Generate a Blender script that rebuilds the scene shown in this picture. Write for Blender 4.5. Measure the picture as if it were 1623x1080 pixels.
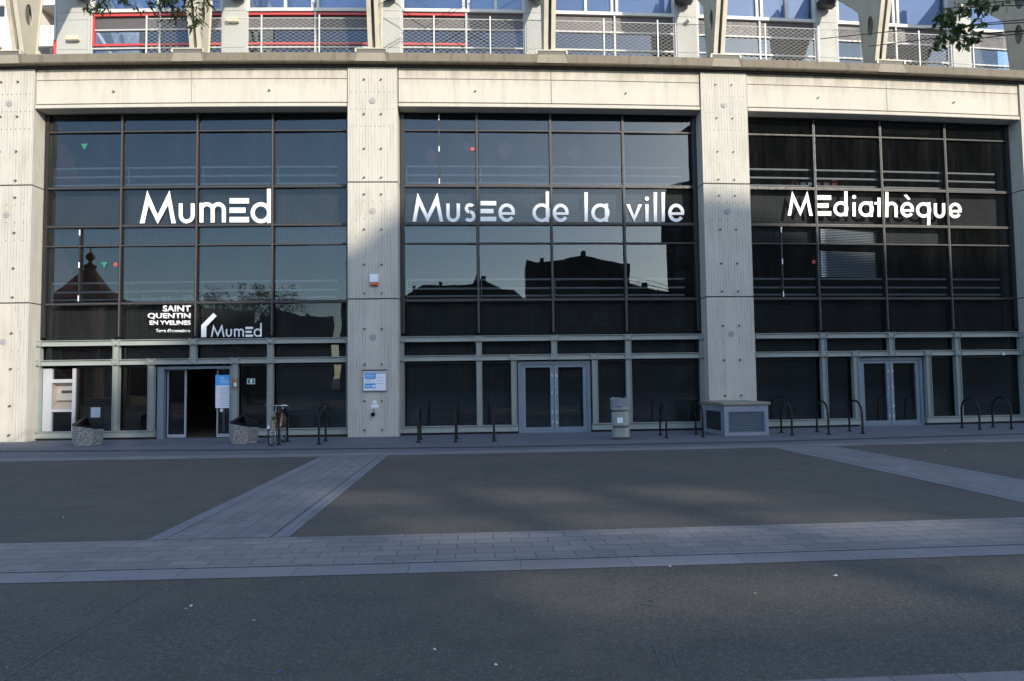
import bpy, bmesh, math, random
from mathutils import Vector, Matrix
random.seed(7)
R_ = math.radians
scene = bpy.context.scene
for o in list(bpy.data.objects): bpy.data.objects.remove(o)

# ------------------------------------------------------------------ camera
CAM_H, PITCH, ROLL, FPX = 1.62315, 0.05299, -0.01319, 1082.0
cr = Vector((1, 0, 0)); cf = Vector((0, math.cos(PITCH), math.sin(PITCH))); cu = cr.cross(cf)
cr2 = cr * math.cos(ROLL) + cu * math.sin(ROLL); cu2 = cu * math.cos(ROLL) - cr * math.sin(ROLL)
cd = bpy.data.cameras.new('camera'); cam = bpy.data.objects.new('camera', cd)
scene.collection.objects.link(cam); scene.camera = cam
cd.sensor_width = 36; cd.lens = 36 * FPX / 1623; cd.clip_start = .05; cd.clip_end = 3000
m3 = Matrix((cr2, cu2, -cf)).transposed(); cam.matrix_world = Matrix.Translation((0, 0, CAM_H)) @ m3.to_4x4()

# ------------------------------------------------------------------ sky, sun, exposure
SUN_AZ, SUN_EL = 33.0, 22.5      # degrees right of "straight behind the camera", height
sd = Vector((math.sin(R_(SUN_AZ)) * math.cos(R_(SUN_EL)), -math.cos(R_(SUN_AZ)) * math.cos(R_(SUN_EL)), math.sin(R_(SUN_EL))))
w = bpy.data.worlds.new('World'); scene.world = w; w.use_nodes = True
nt = w.node_tree; bg = nt.nodes['Background']; sk = nt.nodes.new('ShaderNodeTexSky')
sk.sky_type = 'NISHITA'; sk.sun_disc = False; sk.sun_elevation = R_(SUN_EL)
sk.sun_rotation = math.atan2(sd.x, sd.y); sk.air_density = 1.0; sk.dust_density = 0.6; sk.ozone_density = 1.5
nt.links.new(sk.outputs[0], bg.inputs[0]); bg.inputs[1].default_value = 0.15
sl = bpy.data.lights.new('sun', 'SUN'); sl.energy = 2.35; sl.angle = R_(0.55); sl.color = (1.0, 0.90, 0.74)
so = bpy.data.objects.new('sun', sl); scene.collection.objects.link(so)
so.rotation_mode = 'QUATERNION'; so.rotation_quaternion = sd.to_track_quat('Z', 'Y'); so.location = (20, -20, 30)
scene.view_settings.view_transform = 'Standard'; scene.view_settings.look = 'None'
scene.view_settings.exposure = 1.3; scene.view_settings.gamma = 1
scene.render.engine = 'CYCLES'

# ------------------------------------------------------------------ facade frame (s along, o outward, z up)
FX, FY, FR = -11.90931, 19.37402, 206.93377
def F(s, o, z):
    t = s / FR
    return Vector((FX + (FR + o) * math.sin(t), FY + FR - (FR + o) * math.cos(t), z))
def ray(x, y): return cf + cr2 * ((x - 811.5) / FPX) - cu2 * ((y - 540) / FPX)
def pix(x, y, o=0.0):
    d = ray(x, y); C = (FX, FY + FR); rr = FR + o
    a = d.x ** 2 + d.y ** 2; b = -2 * (d.x * C[0] + d.y * C[1]); c = C[0] ** 2 + C[1] ** 2 - rr * rr
    k = (-b - math.sqrt(b * b - 4 * a * c)) / (2 * a); X, Y, Z = d.x * k, d.y * k, d.z * k + CAM_H
    return math.atan2(X - C[0], C[1] - Y) * FR, Z
def gpt(x, y, z0=0):
    d = ray(x, y); k = (z0 - CAM_H) / d.z
    return Vector((d.x * k, d.y * k, z0))
def so_of(P):
    q = Vector((P.x - FX, P.y - FY - FR)); return math.atan2(q.x, -q.y) * FR, q.length - FR

# ------------------------------------------------------------------ materials
MATS = {}
def newmat(name):
    m = bpy.data.materials.new(name); m.use_nodes = True; n = m.node_tree
    b = n.nodes['Principled BSDF']; MATS[name] = m; return m, n, b
def N(n, t, **k):
    x = n.nodes.new(t)
    for a, v in k.items():
        if a == 'inp':
            for i, vv in v.items(): x.inputs[i].default_value = vv
        else: setattr(x, a, v)
    return x
def coords(n, kind, scale=(1, 1, 1), loc=(0, 0, 0)):
    tc = N(n, 'ShaderNodeTexCoord'); mp = N(n, 'ShaderNodeMapping')
    mp.inputs['Scale'].default_value = scale; mp.inputs['Location'].default_value = loc
    n.links.new(tc.outputs[kind], mp.inputs[0]); return mp.outputs[0]
def noise(n, vec, sc, det=4, rough=.55):
    t = N(n, 'ShaderNodeTexNoise'); t.inputs['Scale'].default_value = sc; t.inputs['Detail'].default_value = det
    t.inputs['Roughness'].default_value = rough; n.links.new(vec, t.inputs['Vector']); return t.outputs['Fac']
def ramp(n, fac, stops):
    r = N(n, 'ShaderNodeValToRGB'); e = r.color_ramp.elements
    while len(e) < len(stops): e.new(.5)
    for i, (p, c) in enumerate(stops):
        e[i].position = p; e[i].color = (c[0], c[1], c[2], 1) if not isinstance(c, (int, float)) else (c, c, c, 1)
    n.links.new(fac, r.inputs[0]); return r.outputs[0]
def mixc(n, fac, a, b, mode='MIX'):
    x = N(n, 'ShaderNodeMix', data_type='RGBA', blend_type=mode)
    if isinstance(fac, (int, float)): x.inputs[0].default_value = fac
    else: n.links.new(fac, x.inputs[0])
    for i, v in ((6, a), (7, b)):
        if isinstance(v, tuple): x.inputs[i].default_value = (v[0], v[1], v[2], 1)
        else: n.links.new(v, x.inputs[i])
    return x.outputs[2]
def math_(n, op, a, b=None, c=None):
    x = N(n, 'ShaderNodeMath', operation=op)
    for i, v in enumerate((a, b, c)):
        if v is None: continue
        if isinstance(v, (int, float)): x.inputs[i].default_value = v
        else: n.links.new(v, x.inputs[i])
    return x.outputs[0]
def bump(n, b, h, dist=.01, strength=1.0):
    x = N(n, 'ShaderNodeBump'); x.inputs['Distance'].default_value = dist; x.inputs['Strength'].default_value = strength
    n.links.new(h, x.inputs['Height']); n.links.new(x.outputs[0], b.inputs['Normal'])
def simple(name, col, rough=.6, metal=0, var=.12, sc=6, spec=.5, bmp=0.0, coord='Object', grime=None):
    m, n, b = newmat(name); v = coords(n, coord)
    f = noise(n, v, sc, 5)
    c = mixc(n, f, tuple(x * (1 - var) for x in col), tuple(min(1, x * (1 + var)) for x in col))
    if grime:
        g = ramp(n, noise(n, coords(n, coord, (1, 1, .35)), sc * .6, 6, .65), [(.52, 0.0), (.72, 1.0)])
        c = mixc(n, math_(n, 'MULTIPLY', g, grime[1]), c, grime[0])
    n.links.new(c, b.inputs['Base Color']); b.inputs['Metallic'].default_value = metal
    b.inputs['Specular IOR Level'].default_value = spec
    rr = ramp(n, noise(n, v, sc * 2.3, 3), [(.3, max(0, rough - .1)), (.7, min(1, rough + .1))])
    n.links.new(rr, b.inputs['Roughness'])
    if bmp: bump(n, b, noise(n, v, sc * 12, 4), bmp)
    return m

def concrete(name, col, ribs=False, stain=.35, stain_col=(.16, .14, .11), top=None):
    m, n, b = newmat(name)
    uv = coords(n, 'UV'); uvs = coords(n, 'UV', (3.0, .35, 1))
    big = noise(n, uv, .9, 6, .6); streak = noise(n, uvs, 1.6, 6, .6); fine = noise(n, uv, 14, 6, .7)
    c = mixc(n, big, tuple(x * .70 for x in col), tuple(x * 1.14 for x in col))
    c = mixc(n, ramp(n, fine, [(.3, 0), (.75, 1)]), c, tuple(x * .86 for x in col))
    st = ramp(n, streak, [(.50, 0), (.75, 1)])
    c = mixc(n, math_(n, 'MULTIPLY', st, stain), c, stain_col)
    # air holes left by the formwork
    vo = N(n, 'ShaderNodeTexVoronoi'); vo.inputs['Scale'].default_value = 9; n.links.new(uv, vo.inputs['Vector'])
    hole = math_(n, 'LESS_THAN', vo.outputs['Distance'], .055)
    keep = math_(n, 'MULTIPLY', hole, math_(n, 'GREATER_THAN', noise(n, uv, 2.2), .52))
    c = mixc(n, math_(n, 'MULTIPLY', keep, .6), c, tuple(x * .35 for x in col))
    if top:   # weathering that runs down from a ledge: (z of ledge, depth)
        sp = N(n, 'ShaderNodeSeparateXYZ'); n.links.new(uv, sp.inputs[0])
        d = math_(n, 'DIVIDE', math_(n, 'SUBTRACT', top[0], sp.outputs[1]), top[1])
        g = math_(n, 'SUBTRACT', 1.0, d); g = math_(n, 'MULTIPLY', g, ramp(n, noise(n, coords(n, 'UV', (2.2, .5, 1)), 2.0, 6, .7), [(.38, 0), (.68, 1)]))
        g2 = N(n, 'ShaderNodeClamp'); n.links.new(g, g2.inputs[0])
        c = mixc(n, math_(n, 'MULTIPLY', g2.outputs[0], .65), c, (.13, .11, .08))
    h = math_(n, 'MULTIPLY', fine, .35)
    if ribs:
        sp = N(n, 'ShaderNodeSeparateXYZ'); n.links.new(uv, sp.inputs[0])
        u = math_(n, 'ADD', sp.outputs[0], math_(n, 'MULTIPLY', math_(n, 'SUBTRACT', noise(n, coords(n, 'UV', (1, .12, 1)), 5, 2), .5), .012))
        fr = math_(n, 'FRACT', math_(n, 'MULTIPLY', u, 1 / .0873))
        gr = math_(n, 'LESS_THAN', math_(n, 'ABSOLUTE', math_(n, 'SUBTRACT', fr, .5)), .10)
        wear = ramp(n, noise(n, coords(n, 'UV', (4, .5, 1)), 2.5, 4, .7), [(.40, .1), (.62, 1)])
        gr = math_(n, 'MULTIPLY', gr, wear)
        c = mixc(n, math_(n, 'MULTIPLY', gr, .6), c, tuple(x * .42 for x in col))
        h = math_(n, 'SUBTRACT', h, math_(n, 'MULTIPLY', gr, 1.0))
    n.links.new(c, b.inputs['Base Color']); b.inputs['Roughness'].default_value = .85
    bump(n, b, h, .006, .7); return m

concrete('concrete_pillar', (.505, .48, .425), ribs=True, stain=.42, stain_col=(.27, .245, .20))
concrete('concrete_lintel', (.53, .495, .43), stain=.42, stain_col=(.30, .27, .21), top=(10.5, .6))
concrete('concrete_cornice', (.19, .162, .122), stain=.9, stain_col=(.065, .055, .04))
concrete('concrete_pad', (.28, .25, .195), stain=.7, stain_col=(.13, .11, .085))
concrete('concrete_grey', (.34, .335, .31), stain=.25, stain_col=(.2, .19, .17))
concrete('concrete_dark', (.07, .067, .06), stain=.2, stain_col=(.04, .04, .04))
simple('groove', (.035, .033, .032), .9)
simple('bolt_steel', (.16, .15, .14), .5, .6)
simple('disc_steel', (.30, .30, .30), .6, .0, .35, sc=40)
simple('mullion_dark', (.020, .019, .021), .45, .2, grime=((.08, .075, .07), .2))
simple('mullion_cap', (.10, .093, .088), .6, .0, sc=4, spec=.2)
simple('steel_pale', (.27, .295, .275), .5, .0, sc=3, grime=((.22, .2, .16), .45))
simple('steel_blue', (.17, .215, .26), .45, .1, sc=3, grime=((.14, .14, .14), .4))
simple('door_grey', (.34, .36, .40), .45, .1, sc=3)
simple('steel_white', (.38, .39, .42), .45, .0, sc=3, grime=((.35, .33, .3), .3))
simple('letter_white', (.80, .80, .80), .4, 0, .03)
simple('logo_white', (.78, .78, .80), .4, 0, .03)
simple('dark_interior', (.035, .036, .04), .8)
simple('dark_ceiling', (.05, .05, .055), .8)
simple('interior_red', (.30, .05, .045), .7)
simple('rail_metal', (.74, .76, .78), .4, .0)
simple('sticker_green', (.02, .17, .11), .6, 0, .05)
simple('sticker_red', (.36, .06, .05), .6, 0, .05)
simple('diamond_maroon', (.30, .08, .11), .7)
simple('rib_paint', (.44, .41, .33), .5, 0, sc=2.5, grime=((.24, .2, .14), .5))
simple('rib_dark', (.11, .105, .095), .7)
simple('pier_panel', (.38, .385, .37), .7, 0, .06, sc=2, grime=((.25, .25, .24), .25))
simple('frame_grey', (.42, .43, .43), .5, 0, .05)
simple('frame_white', (.54, .54, .52), .5, 0, .05)
simple('spandrel_grey', (.085, .08, .09), .6, 0, .12, sc=3)
simple('red_trim', (.46, .05, .05), .45, 0, .06)
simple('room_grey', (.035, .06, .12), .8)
simple('blind_blue', (.60, .68, .85), .8, 0, .10, sc=1.2)
simple('white_render', (.74, .70, .66), .8, 0, .05, sc=2)
simple('beige_render', (.52, .42, .34), .8, 0, .06, sc=2)
simple('black_paint', (.010, .010, .011), .45, 0, .2, sc=9, spec=.25, grime=((.05, .045, .04), .2))
simple('black_plastic', (.008, .008, .010), .5, 0, .2, spec=.2)
simple('vent_paint', (.24, .26, .31), .7, 0, .1, sc=4, grime=((.14, .14, .15), .4))
simple('lamp_cream', (.62, .55, .38), .5)
simple('lamp_black', (.025, .025, .027), .5)
simple('paper_white', (.72, .75, .80), .6, 0, .04)
simple('sign_blue', (.05, .28, .70), .5, 0, .05)
simple('sign_cyan', (.06, .38, .85), .5, 0, .05)
simple('ink_grey', (.30, .34, .42), .6)
simple('ink_blue', (.03, .12, .32), .6)
simple('plastic_red', (.62, .10, .04), .4)
simple('brass_box', (.30, .24, .14), .4, .5)
simple('aluminium', (.55, .55, .56), .32, .75, .1, sc=2.5)
simple('return_panel', (.36, .33, .30), .38, .35, .1, sc=2.5)
simple('bin_metal', (.34, .36, .33), .45, .25, .12, sc=9, grime=((.16, .13, .1), .5))
simple('bag_plastic', (.27, .27, .32), .35, 0, .18, sc=16, bmp=.02)
simple('bike_orange', (.30, .125, .035), .35, .2)
simple('chrome', (.42, .43, .45), .22, .9, .05)
simple('rubber', (.02, .02, .02), .8)
simple('saddle_grey', (.46, .50, .54), .5)
simple('bark', (.09, .075, .06), .9, 0, .3, sc=9, bmp=.02)
simple('litter_white', (.62, .6, .56), .7)
simple('litter_blue', (.03, .08, .5), .5)
simple('dead_leaf', (.22, .15, .08), .8)
simple('chalk_blue', (.07, .092, .115), .9, 0, .3, sc=45)
simple('seam_worn', (.085, .08, .07), .9, 0, .4, sc=12)
simple('far_wall_dark', (.075, .06, .05), .8, 0, .15, sc=.3)
simple('far_wall_brown', (.14, .10, .08), .8, 0, .12, sc=.3)
simple('far_wall_pale', (.26, .23, .2), .8, 0, .12, sc=.3)
simple('far_roof', (.05, .045, .045), .8, 0, .15, sc=.5)
simple('far_window', (.03, .035, .045), .2, 0, .2, sc=.5)
simple('carousel_red', (.22, .05, .035), .6)
simple('carousel_cream', (.20, .15, .10), .6)
simple('hatch_orange', (.52, .13, .03), .6)

# aggregate concrete of the litter bins
m, n, b = newmat('aggregate'); v = coords(n, 'Object')
vo = N(n, 'ShaderNodeTexVoronoi'); vo.inputs['Scale'].default_value = 38; n.links.new(v, vo.inputs['Vector'])
c = mixc(n, ramp(n, vo.outputs['Distance'], [(.25, 1.0), (.6, 0.0)]), (.13, .125, .115), (.46, .45, .43))
sp = N(n, 'ShaderNodeSeparateColor'); n.links.new(vo.outputs['Color'], sp.inputs[0])
c = mixc(n, math_(n, 'MULTIPLY', sp.outputs[0], .5), c, (.22, .2, .17))
n.links.new(c, b.inputs['Base Color']); b.inputs['Roughness'].default_value = .9
bump(n, b, math_(n, 'SUBTRACT', 1.0, vo.outputs['Distance']), .012)

# asphalt
m, n, b = newmat('asphalt'); v = coords(n, 'Object')
f1a = noise(n, v, 120, 3, .8); f1b = noise(n, v, 24, 8, .88); f1 = math_(n, 'ADD', math_(n, 'MULTIPLY', f1a, .45), math_(n, 'MULTIPLY', f1b, .55)); f2 = noise(n, v, .35, 5, .6); f3 = noise(n, v, 2.2, 6, .65)
c = mixc(n, ramp(n, f1, [(.43, 0), (.585, 1)]), (.018, .0175, .017), (.110, .103, .091))
c = mixc(n, ramp(n, f2, [(.38, 0), (.62, .55)]), c, (.100, .084, .064))
c = mixc(n, ramp(n, f3, [(.46, 0), (.70, .5)]), c, (.032, .031, .030))
vo = N(n, 'ShaderNodeTexVoronoi'); vo.inputs['Scale'].default_value = 75; n.links.new(v, vo.inputs['Vector'])
sp = N(n, 'ShaderNodeSeparateColor'); n.links.new(vo.outputs['Color'], sp.inputs[0])
pb = math_(n, 'MULTIPLY', math_(n, 'GREATER_THAN', sp.outputs[0], .82), math_(n, 'LESS_THAN', vo.outputs['Distance'], .42))
c = mixc(n, math_(n, 'MULTIPLY', pb, .6), c, (.19, .178, .16))
crk = N(n, 'ShaderNodeTexVoronoi', feature='DISTANCE_TO_EDGE'); crk.inputs['Scale'].default_value = .22
wob = N(n, 'ShaderNodeVectorMath', operation='ADD'); tn = N(n, 'ShaderNodeTexNoise'); tn.inputs['Scale'].default_value = 1.1; tn.inputs['Detail'].default_value = 5
n.links.new(v, tn.inputs['Vector']); n.links.new(v, wob.inputs[0]); n.links.new(tn.outputs['Color'], wob.inputs[1]); n.links.new(wob.outputs[0], crk.inputs['Vector'])
ck = math_(n, 'MULTIPLY', math_(n, 'LESS_THAN', crk.outputs['Distance'], .0022), ramp(n, noise(n, v, .6), [(.5, 0), (.6, 1)]))
c = mixc(n, math_(n, 'MULTIPLY', ck, .6), c, (.02, .02, .02))
n.links.new(c, b.inputs['Base Color']); b.inputs['Roughness'].default_value = .88
bump(n, b, math_(n, 'ADD', f1, math_(n, 'MULTIPLY', pb, .5)), .006)

def paving(name, bw, bh, cols, mortar=(.075, .075, .085), msize=.007, rot=False):
    m, n, b = newmat(name); tc = N(n, 'ShaderNodeTexCoord'); mp = N(n, 'ShaderNodeMapping')
    if rot: mp.inputs['Rotation'].default_value = (0, 0, R_(90))
    n.links.new(tc.outputs['UV'], mp.inputs[0])
    wv = N(n, 'ShaderNodeTexNoise'); wv.inputs['Scale'].default_value = 1.3; n.links.new(mp.outputs[0], wv.inputs['Vector'])
    wa = N(n, 'ShaderNodeVectorMath', operation='MULTIPLY_ADD'); wa.inputs[1].default_value = (.05, .05, 0)
    n.links.new(wv.outputs['Color'], wa.inputs[0]); n.links.new(mp.outputs[0], wa.inputs[2])
    br = N(n, 'ShaderNodeTexBrick'); n.links.new(wa.outputs[0], br.inputs['Vector'])
    br.inputs['Scale'].default_value = 1; br.inputs['Brick Width'].default_value = bw; br.inputs['Row Height'].default_value = bh
    br.inputs['Mortar Size'].default_value = msize; br.inputs['Mortar Smooth'].default_value = .3
    br.inputs['Color1'].default_value = (*cols[0], 1); br.inputs['Color2'].default_value = (*cols[1], 1); br.inputs['Mortar'].default_value = (*mortar, 1)
    br.inputs['Bias'].default_value = 0
    v = coords(n, 'Object'); f = noise(n, v, 45, 4, .7); g = noise(n, v, .8, 6, .65)
    c = mixc(n, math_(n, 'MULTIPLY', ramp(n, f, [(.35, 0), (.75, 1)]), .55), br.outputs['Color'], tuple(x * .55 for x in cols[0]))
    c = mixc(n, math_(n, 'MULTIPLY', ramp(n, g, [(.45, 0), (.7, 1)]), .45), c, (.075, .075, .08))
    lm = ramp(n, noise(n, coords(n, 'Object', (1, 1, 1), (5, 9, 0)), 3.5, 6, .7), [(.6, 0), (.75, .35)])
    c = mixc(n, lm, c, (.19, .18, .19))
    n.links.new(c, b.inputs['Base Color']); b.inputs['Roughness'].default_value = .8
    bump(n, b, math_(n, 'SUBTRACT', math_(n, 'MULTIPLY', f, .25), br.outputs['Fac']), .006); return m
paving('paving_band', .34, .185, [(.188, .17, .174), (.245, .225, .226)], mortar=(.10, .095, .10), msize=.006)
paving('paving_strip', .34, .185, [(.170, .163, .176), (.22, .21, .218)], mortar=(.10, .095, .10), msize=.006, rot=True)
paving('paving_apron', .30, .30, [(.115, .122, .150), (.135, .142, .170)], msize=.005)
paving('paving_border', .9, .34, [(.19, .18, .195), (.225, .215, .225)], mortar=(.12, .115, .12), msize=.005)
paving('paving_kerb', 1.1, .5, [(.17, .175, .20), (.195, .20, .22)], mortar=(.10, .10, .115), msize=.006, rot=True)

# grid screen behind the dark glass
def grid(name, dark, light, pitch=.075, line=.26):
    m, n, b = newmat(name); tc = N(n, 'ShaderNodeTexCoord'); sp = N(n, 'ShaderNodeSeparateXYZ'); n.links.new(tc.outputs['UV'], sp.inputs[0])
    a = math_(n, 'LESS_THAN', math_(n, 'FRACT', math_(n, 'DIVIDE', sp.outputs[0], pitch)), line)
    d = math_(n, 'LESS_THAN', math_(n, 'FRACT', math_(n, 'DIVIDE', sp.outputs[1], pitch)), line)
    g = math_(n, 'MAXIMUM', a, d)
    c = mixc(n, g, light, dark); c = mixc(n, ramp(n, noise(n, coords(n, 'UV'), .8, 4), [(.4, 0), (.7, .5)]), c, dark)
    n.links.new(c, b.inputs['Base Color']); b.inputs['Roughness'].default_value = .6; return m
grid('grid_screen', (.03, .034, .036), (.125, .14, .138), .066, .30)

# window glass: mirror reflection by angle, smoky transmission
def glass(name, tint, ior, refl=(1, 1, 1), wav=.0013, haze=0.0):
    m = bpy.data.materials.new(name); m.use_nodes = True; n = m.node_tree; MATS[name] = m
    for x in list(n.nodes):
        if x.type != 'OUTPUT_MATERIAL': n.nodes.remove(x)
    out = [x for x in n.nodes if x.type == 'OUTPUT_MATERIAL'][0]
    tr = N(n, 'ShaderNodeBsdfTransparent'); tr.inputs[0].default_value = (*tint, 1)
    gl = N(n, 'ShaderNodeBsdfGlossy'); gl.inputs['Roughness'].default_value = 0.0; gl.inputs[0].default_value = (*refl, 1)
    fr = N(n, 'ShaderNodeFresnel'); fr.inputs[0].default_value = ior
    mx = N(n, 'ShaderNodeMixShader'); n.links.new(fr.outputs[0], mx.inputs[0]); n.links.new(tr.outputs[0], mx.inputs[1]); n.links.new(gl.outputs[0], mx.inputs[2])
    last = mx.outputs[0]
    if haze:   # dust on the pane
        df = N(n, 'ShaderNodeBsdfDiffuse'); df.inputs[0].default_value = (.45, .42, .38, 1)
        du = math_(n, 'MULTIPLY', ramp(n, noise(n, coords(n, 'Object', (2, 2, .3)), 1.6, 6, .7), [(.42, .12), (.75, 1)]), haze)
        m2 = N(n, 'ShaderNodeMixShader'); n.links.new(du, m2.inputs[0]); n.links.new(last, m2.inputs[1]); n.links.new(df.outputs[0], m2.inputs[2]); last = m2.outputs[0]
    n.links.new(last, out.inputs[0]); return m
glass('glass_dark', (.52, .55, .58), 1.70, refl=(.78, .91, 1.0), haze=.02)
glass('glass_spandrel', (.42, .44, .46), 1.53, refl=(.78, .91, 1.0), haze=.02)
glass('glass_blue', (.68, .76, .90), 1.85, refl=(.60, .78, 1.0), haze=.02)

# diamond expanded metal
m = bpy.data.materials.new('expanded_metal'); m.use_nodes = True; n = m.node_tree; MATS['expanded_metal'] = m; b = n.nodes['Principled BSDF']
tc = N(n, 'ShaderNodeTexCoord'); sp = N(n, 'ShaderNodeSeparateXYZ'); n.links.new(tc.outputs['UV'], sp.inputs[0])
u = math_(n, 'DIVIDE', sp.outputs[0], .19); vv = math_(n, 'DIVIDE', sp.outputs[1], .115)
d1 = math_(n, 'FRACT', math_(n, 'ADD', u, vv)); d2 = math_(n, 'FRACT', math_(n, 'SUBTRACT', u, vv))
mk = math_(n, 'MAXIMUM', math_(n, 'LESS_THAN', d1, .085), math_(n, 'LESS_THAN', d2, .085))
b.inputs['Base Color'].default_value = (.27, .255, .225, 1); b.inputs['Roughness'].default_value = .5
tr = N(n, 'ShaderNodeBsdfTransparent'); mx = N(n, 'ShaderNodeMixShader'); out = [x for x in n.nodes if x.type == 'OUTPUT_MATERIAL'][0]
n.links.new(mk, mx.inputs[0]); n.links.new(tr.outputs[0], mx.inputs[1]); n.links.new(b.outputs[0], mx.inputs[2]); n.links.new(mx.outputs[0], out.inputs[0])

# leaves
def leafmat(name, a, c2):
    m, n, b = newmat(name); oi = N(n, 'ShaderNodeNewGeometry')
    c = mixc(n, oi.outputs['Random Per Island'], a, c2); n.links.new(c, b.inputs['Base Color']); b.inputs['Roughness'].default_value = .55
    tl = N(n, 'ShaderNodeBsdfTranslucent'); n.links.new(c, tl.inputs[0]); mx = N(n, 'ShaderNodeMixShader'); mx.inputs[0].default_value = .35
    out = [x for x in n.nodes if x.type == 'OUTPUT_MATERIAL'][0]
    n.links.new(b.outputs[0], mx.inputs[1]); n.links.new(tl.outputs[0], mx.inputs[2]); n.links.new(mx.outputs[0], out.inputs[0])
leafmat('leaf_green', (.035, .06, .015), (.10, .13, .03))
leafmat('leaf_olive', (.06, .06, .02), (.14, .13, .05))

# ------------------------------------------------------------------ mesh builder
class MB:
    """collects polygons; facade=True maps (s, o, z) onto the curved front"""
    def __init__(self, facade=True): self.v = []; self.f = []; self.uv = []; self.facade = facade
    def face(self, pts, uvs=None):
        i = len(self.v); self.v += [tuple(p) for p in pts]; self.f.append(tuple(range(i, i + len(pts))))
        if uvs is None:
            a, b_, c = Vector(pts[0]), Vector(pts[1]), Vector(pts[2]); nn = (b_ - a).cross(c - a)
            ax = [abs(nn.x), abs(nn.y), abs(nn.z)]; k = ax.index(max(ax))
            uvs = [(p[1], p[2]) if k == 0 else (p[0], p[2]) if k == 1 else (p[0], p[1]) for p in pts]
        self.uv += uvs
    def box(self, s0, s1, o0, o1, z0, z1, bev=0):
        if s1 < s0: s0, s1 = s1, s0
        if o1 < o0: o0, o1 = o1, o0
        if z1 < z0: z0, z1 = z1, z0
        n = max(1, int((s1 - s0) / .8)) if self.facade else 1
        e = bev
        if e and self.facade is not None:
            pf = [(o0, z0), (o1 - e, z0), (o1, z0 + e), (o1, z1 - e), (o1 - e, z1), (o0, z1)]
        else: pf = [(o0, z0), (o1, z0), (o1, z1), (o0, z1)]
        ss = [s0 + (s1 - s0) * i / n for i in range(n + 1)]; k = len(pf)
        for i in range(n):
            a, c = ss[i], ss[i + 1]
            for j in range(k):
                p, q = pf[j], pf[(j + 1) % k]
                # outward orientation: o grows towards the camera (-y like)
                self.face([(a, p[0], p[1]), (c, p[0], p[1]), (c, q[0], q[1]), (a, q[0], q[1])] if self.facade else
                          [(a, p[0], p[1]), (a, q[0], q[1]), (c, q[0], q[1]), (c, p[0], p[1])])
        self.face([(s0, p[0], p[1]) for p in pf]); self.face([(s1, p[0], p[1]) for p in reversed(pf)])
    def prism(self, poly, o0, o1):       # poly in (s, z)
        a = sum(poly[i][0] * poly[(i + 1) % len(poly)][1] - poly[(i + 1) % len(poly)][0] * poly[i][1] for i in range(len(poly)))
        if a < 0: poly = poly[::-1]
        n = len(poly)
        self.face([(p[0], o1, p[1]) for p in poly]); self.face([(p[0], o0, p[1]) for p in reversed(poly)])
        for i in range(n):
            p, q = poly[i], poly[(i + 1) % n]
            self.face([(p[0], o1, p[1]), (p[0], o0, p[1]), (q[0], o0, q[1]), (q[0], o1, q[1])])
    def ring(self, cx, cz, r1, r0, a0, a1, o0, o1, n=36, sx=1.0):
        for i in range(n):
            t, u = a0 + (a1 - a0) * i / n, a0 + (a1 - a0) * (i + 1) / n
            self.prism([(cx + sx * r1 * math.cos(t), cz + r1 * math.sin(t)), (cx + sx * r1 * math.cos(u), cz + r1 * math.sin(u)),
                        (cx + sx * r0 * math.cos(u), cz + r0 * math.sin(u)), (cx + sx * r0 * math.cos(t), cz + r0 * math.sin(t))], o0, o1)
    def tube(self, pts, r, n=8, r1=None):
        pts = [Vector(p) for p in pts]; rings = []
        for i, p in enumerate(pts):
            d = (pts[min(i + 1, len(pts) - 1)] - pts[max(i - 1, 0)]).normalized()
            up = Vector((0, 0, 1)) if abs(d.z) < .9 else Vector((1, 0, 0))
            a = d.cross(up).normalized(); b_ = d.cross(a)
            rr = r if r1 is None else r + (r1 - r) * i / max(1, len(pts) - 1)
            rings.append([p + (a * math.cos(2 * math.pi * k / n) + b_ * math.sin(2 * math.pi * k / n)) * rr for k in range(n)])
        base = len(self.v)
        for rg in rings: self.v += [tuple(q) for q in rg]
        for i in range(len(rings) - 1):
            for k in range(n):
                self.f.append((base + i * n + k, base + i * n + (k + 1) % n, base + (i + 1) * n + (k + 1) % n, base + (i + 1) * n + k)); self.uv += [(0, 0)] * 4
        self.f.append(tuple(base + k for k in reversed(range(n)))); self.uv += [(0, 0)] * n
        self.f.append(tuple(base + (len(rings) - 1) * n + k for k in range(n))); self.uv += [(0, 0)] * n
    def lathe(self, prof, cx=0, cy=0, n=24):
        base = len(self.v)
        for r, z in prof:
            for k in range(n): self.v.append((cx + r * math.cos(2 * math.pi * k / n), cy + r * math.sin(2 * math.pi * k / n), z))
        for i in range(len(prof) - 1):
            for k in range(n):
                self.f.append((base + i * n + k, base + i * n + (k + 1) % n, base + (i + 1) * n + (k + 1) % n, base + (i + 1) * n + k))
                self.uv += [(k / n, prof[i][1]), ((k + 1) / n, prof[i][1]), ((k + 1) / n, prof[i + 1][1]), (k / n, prof[i + 1][1])]
        for idx, rev in ((0, True), (len(prof) - 1, False)):
            r = [base + idx * n + k for k in range(n)]; self.f.append(tuple(reversed(r) if rev else r)); self.uv += [(0, 0)] * n
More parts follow.
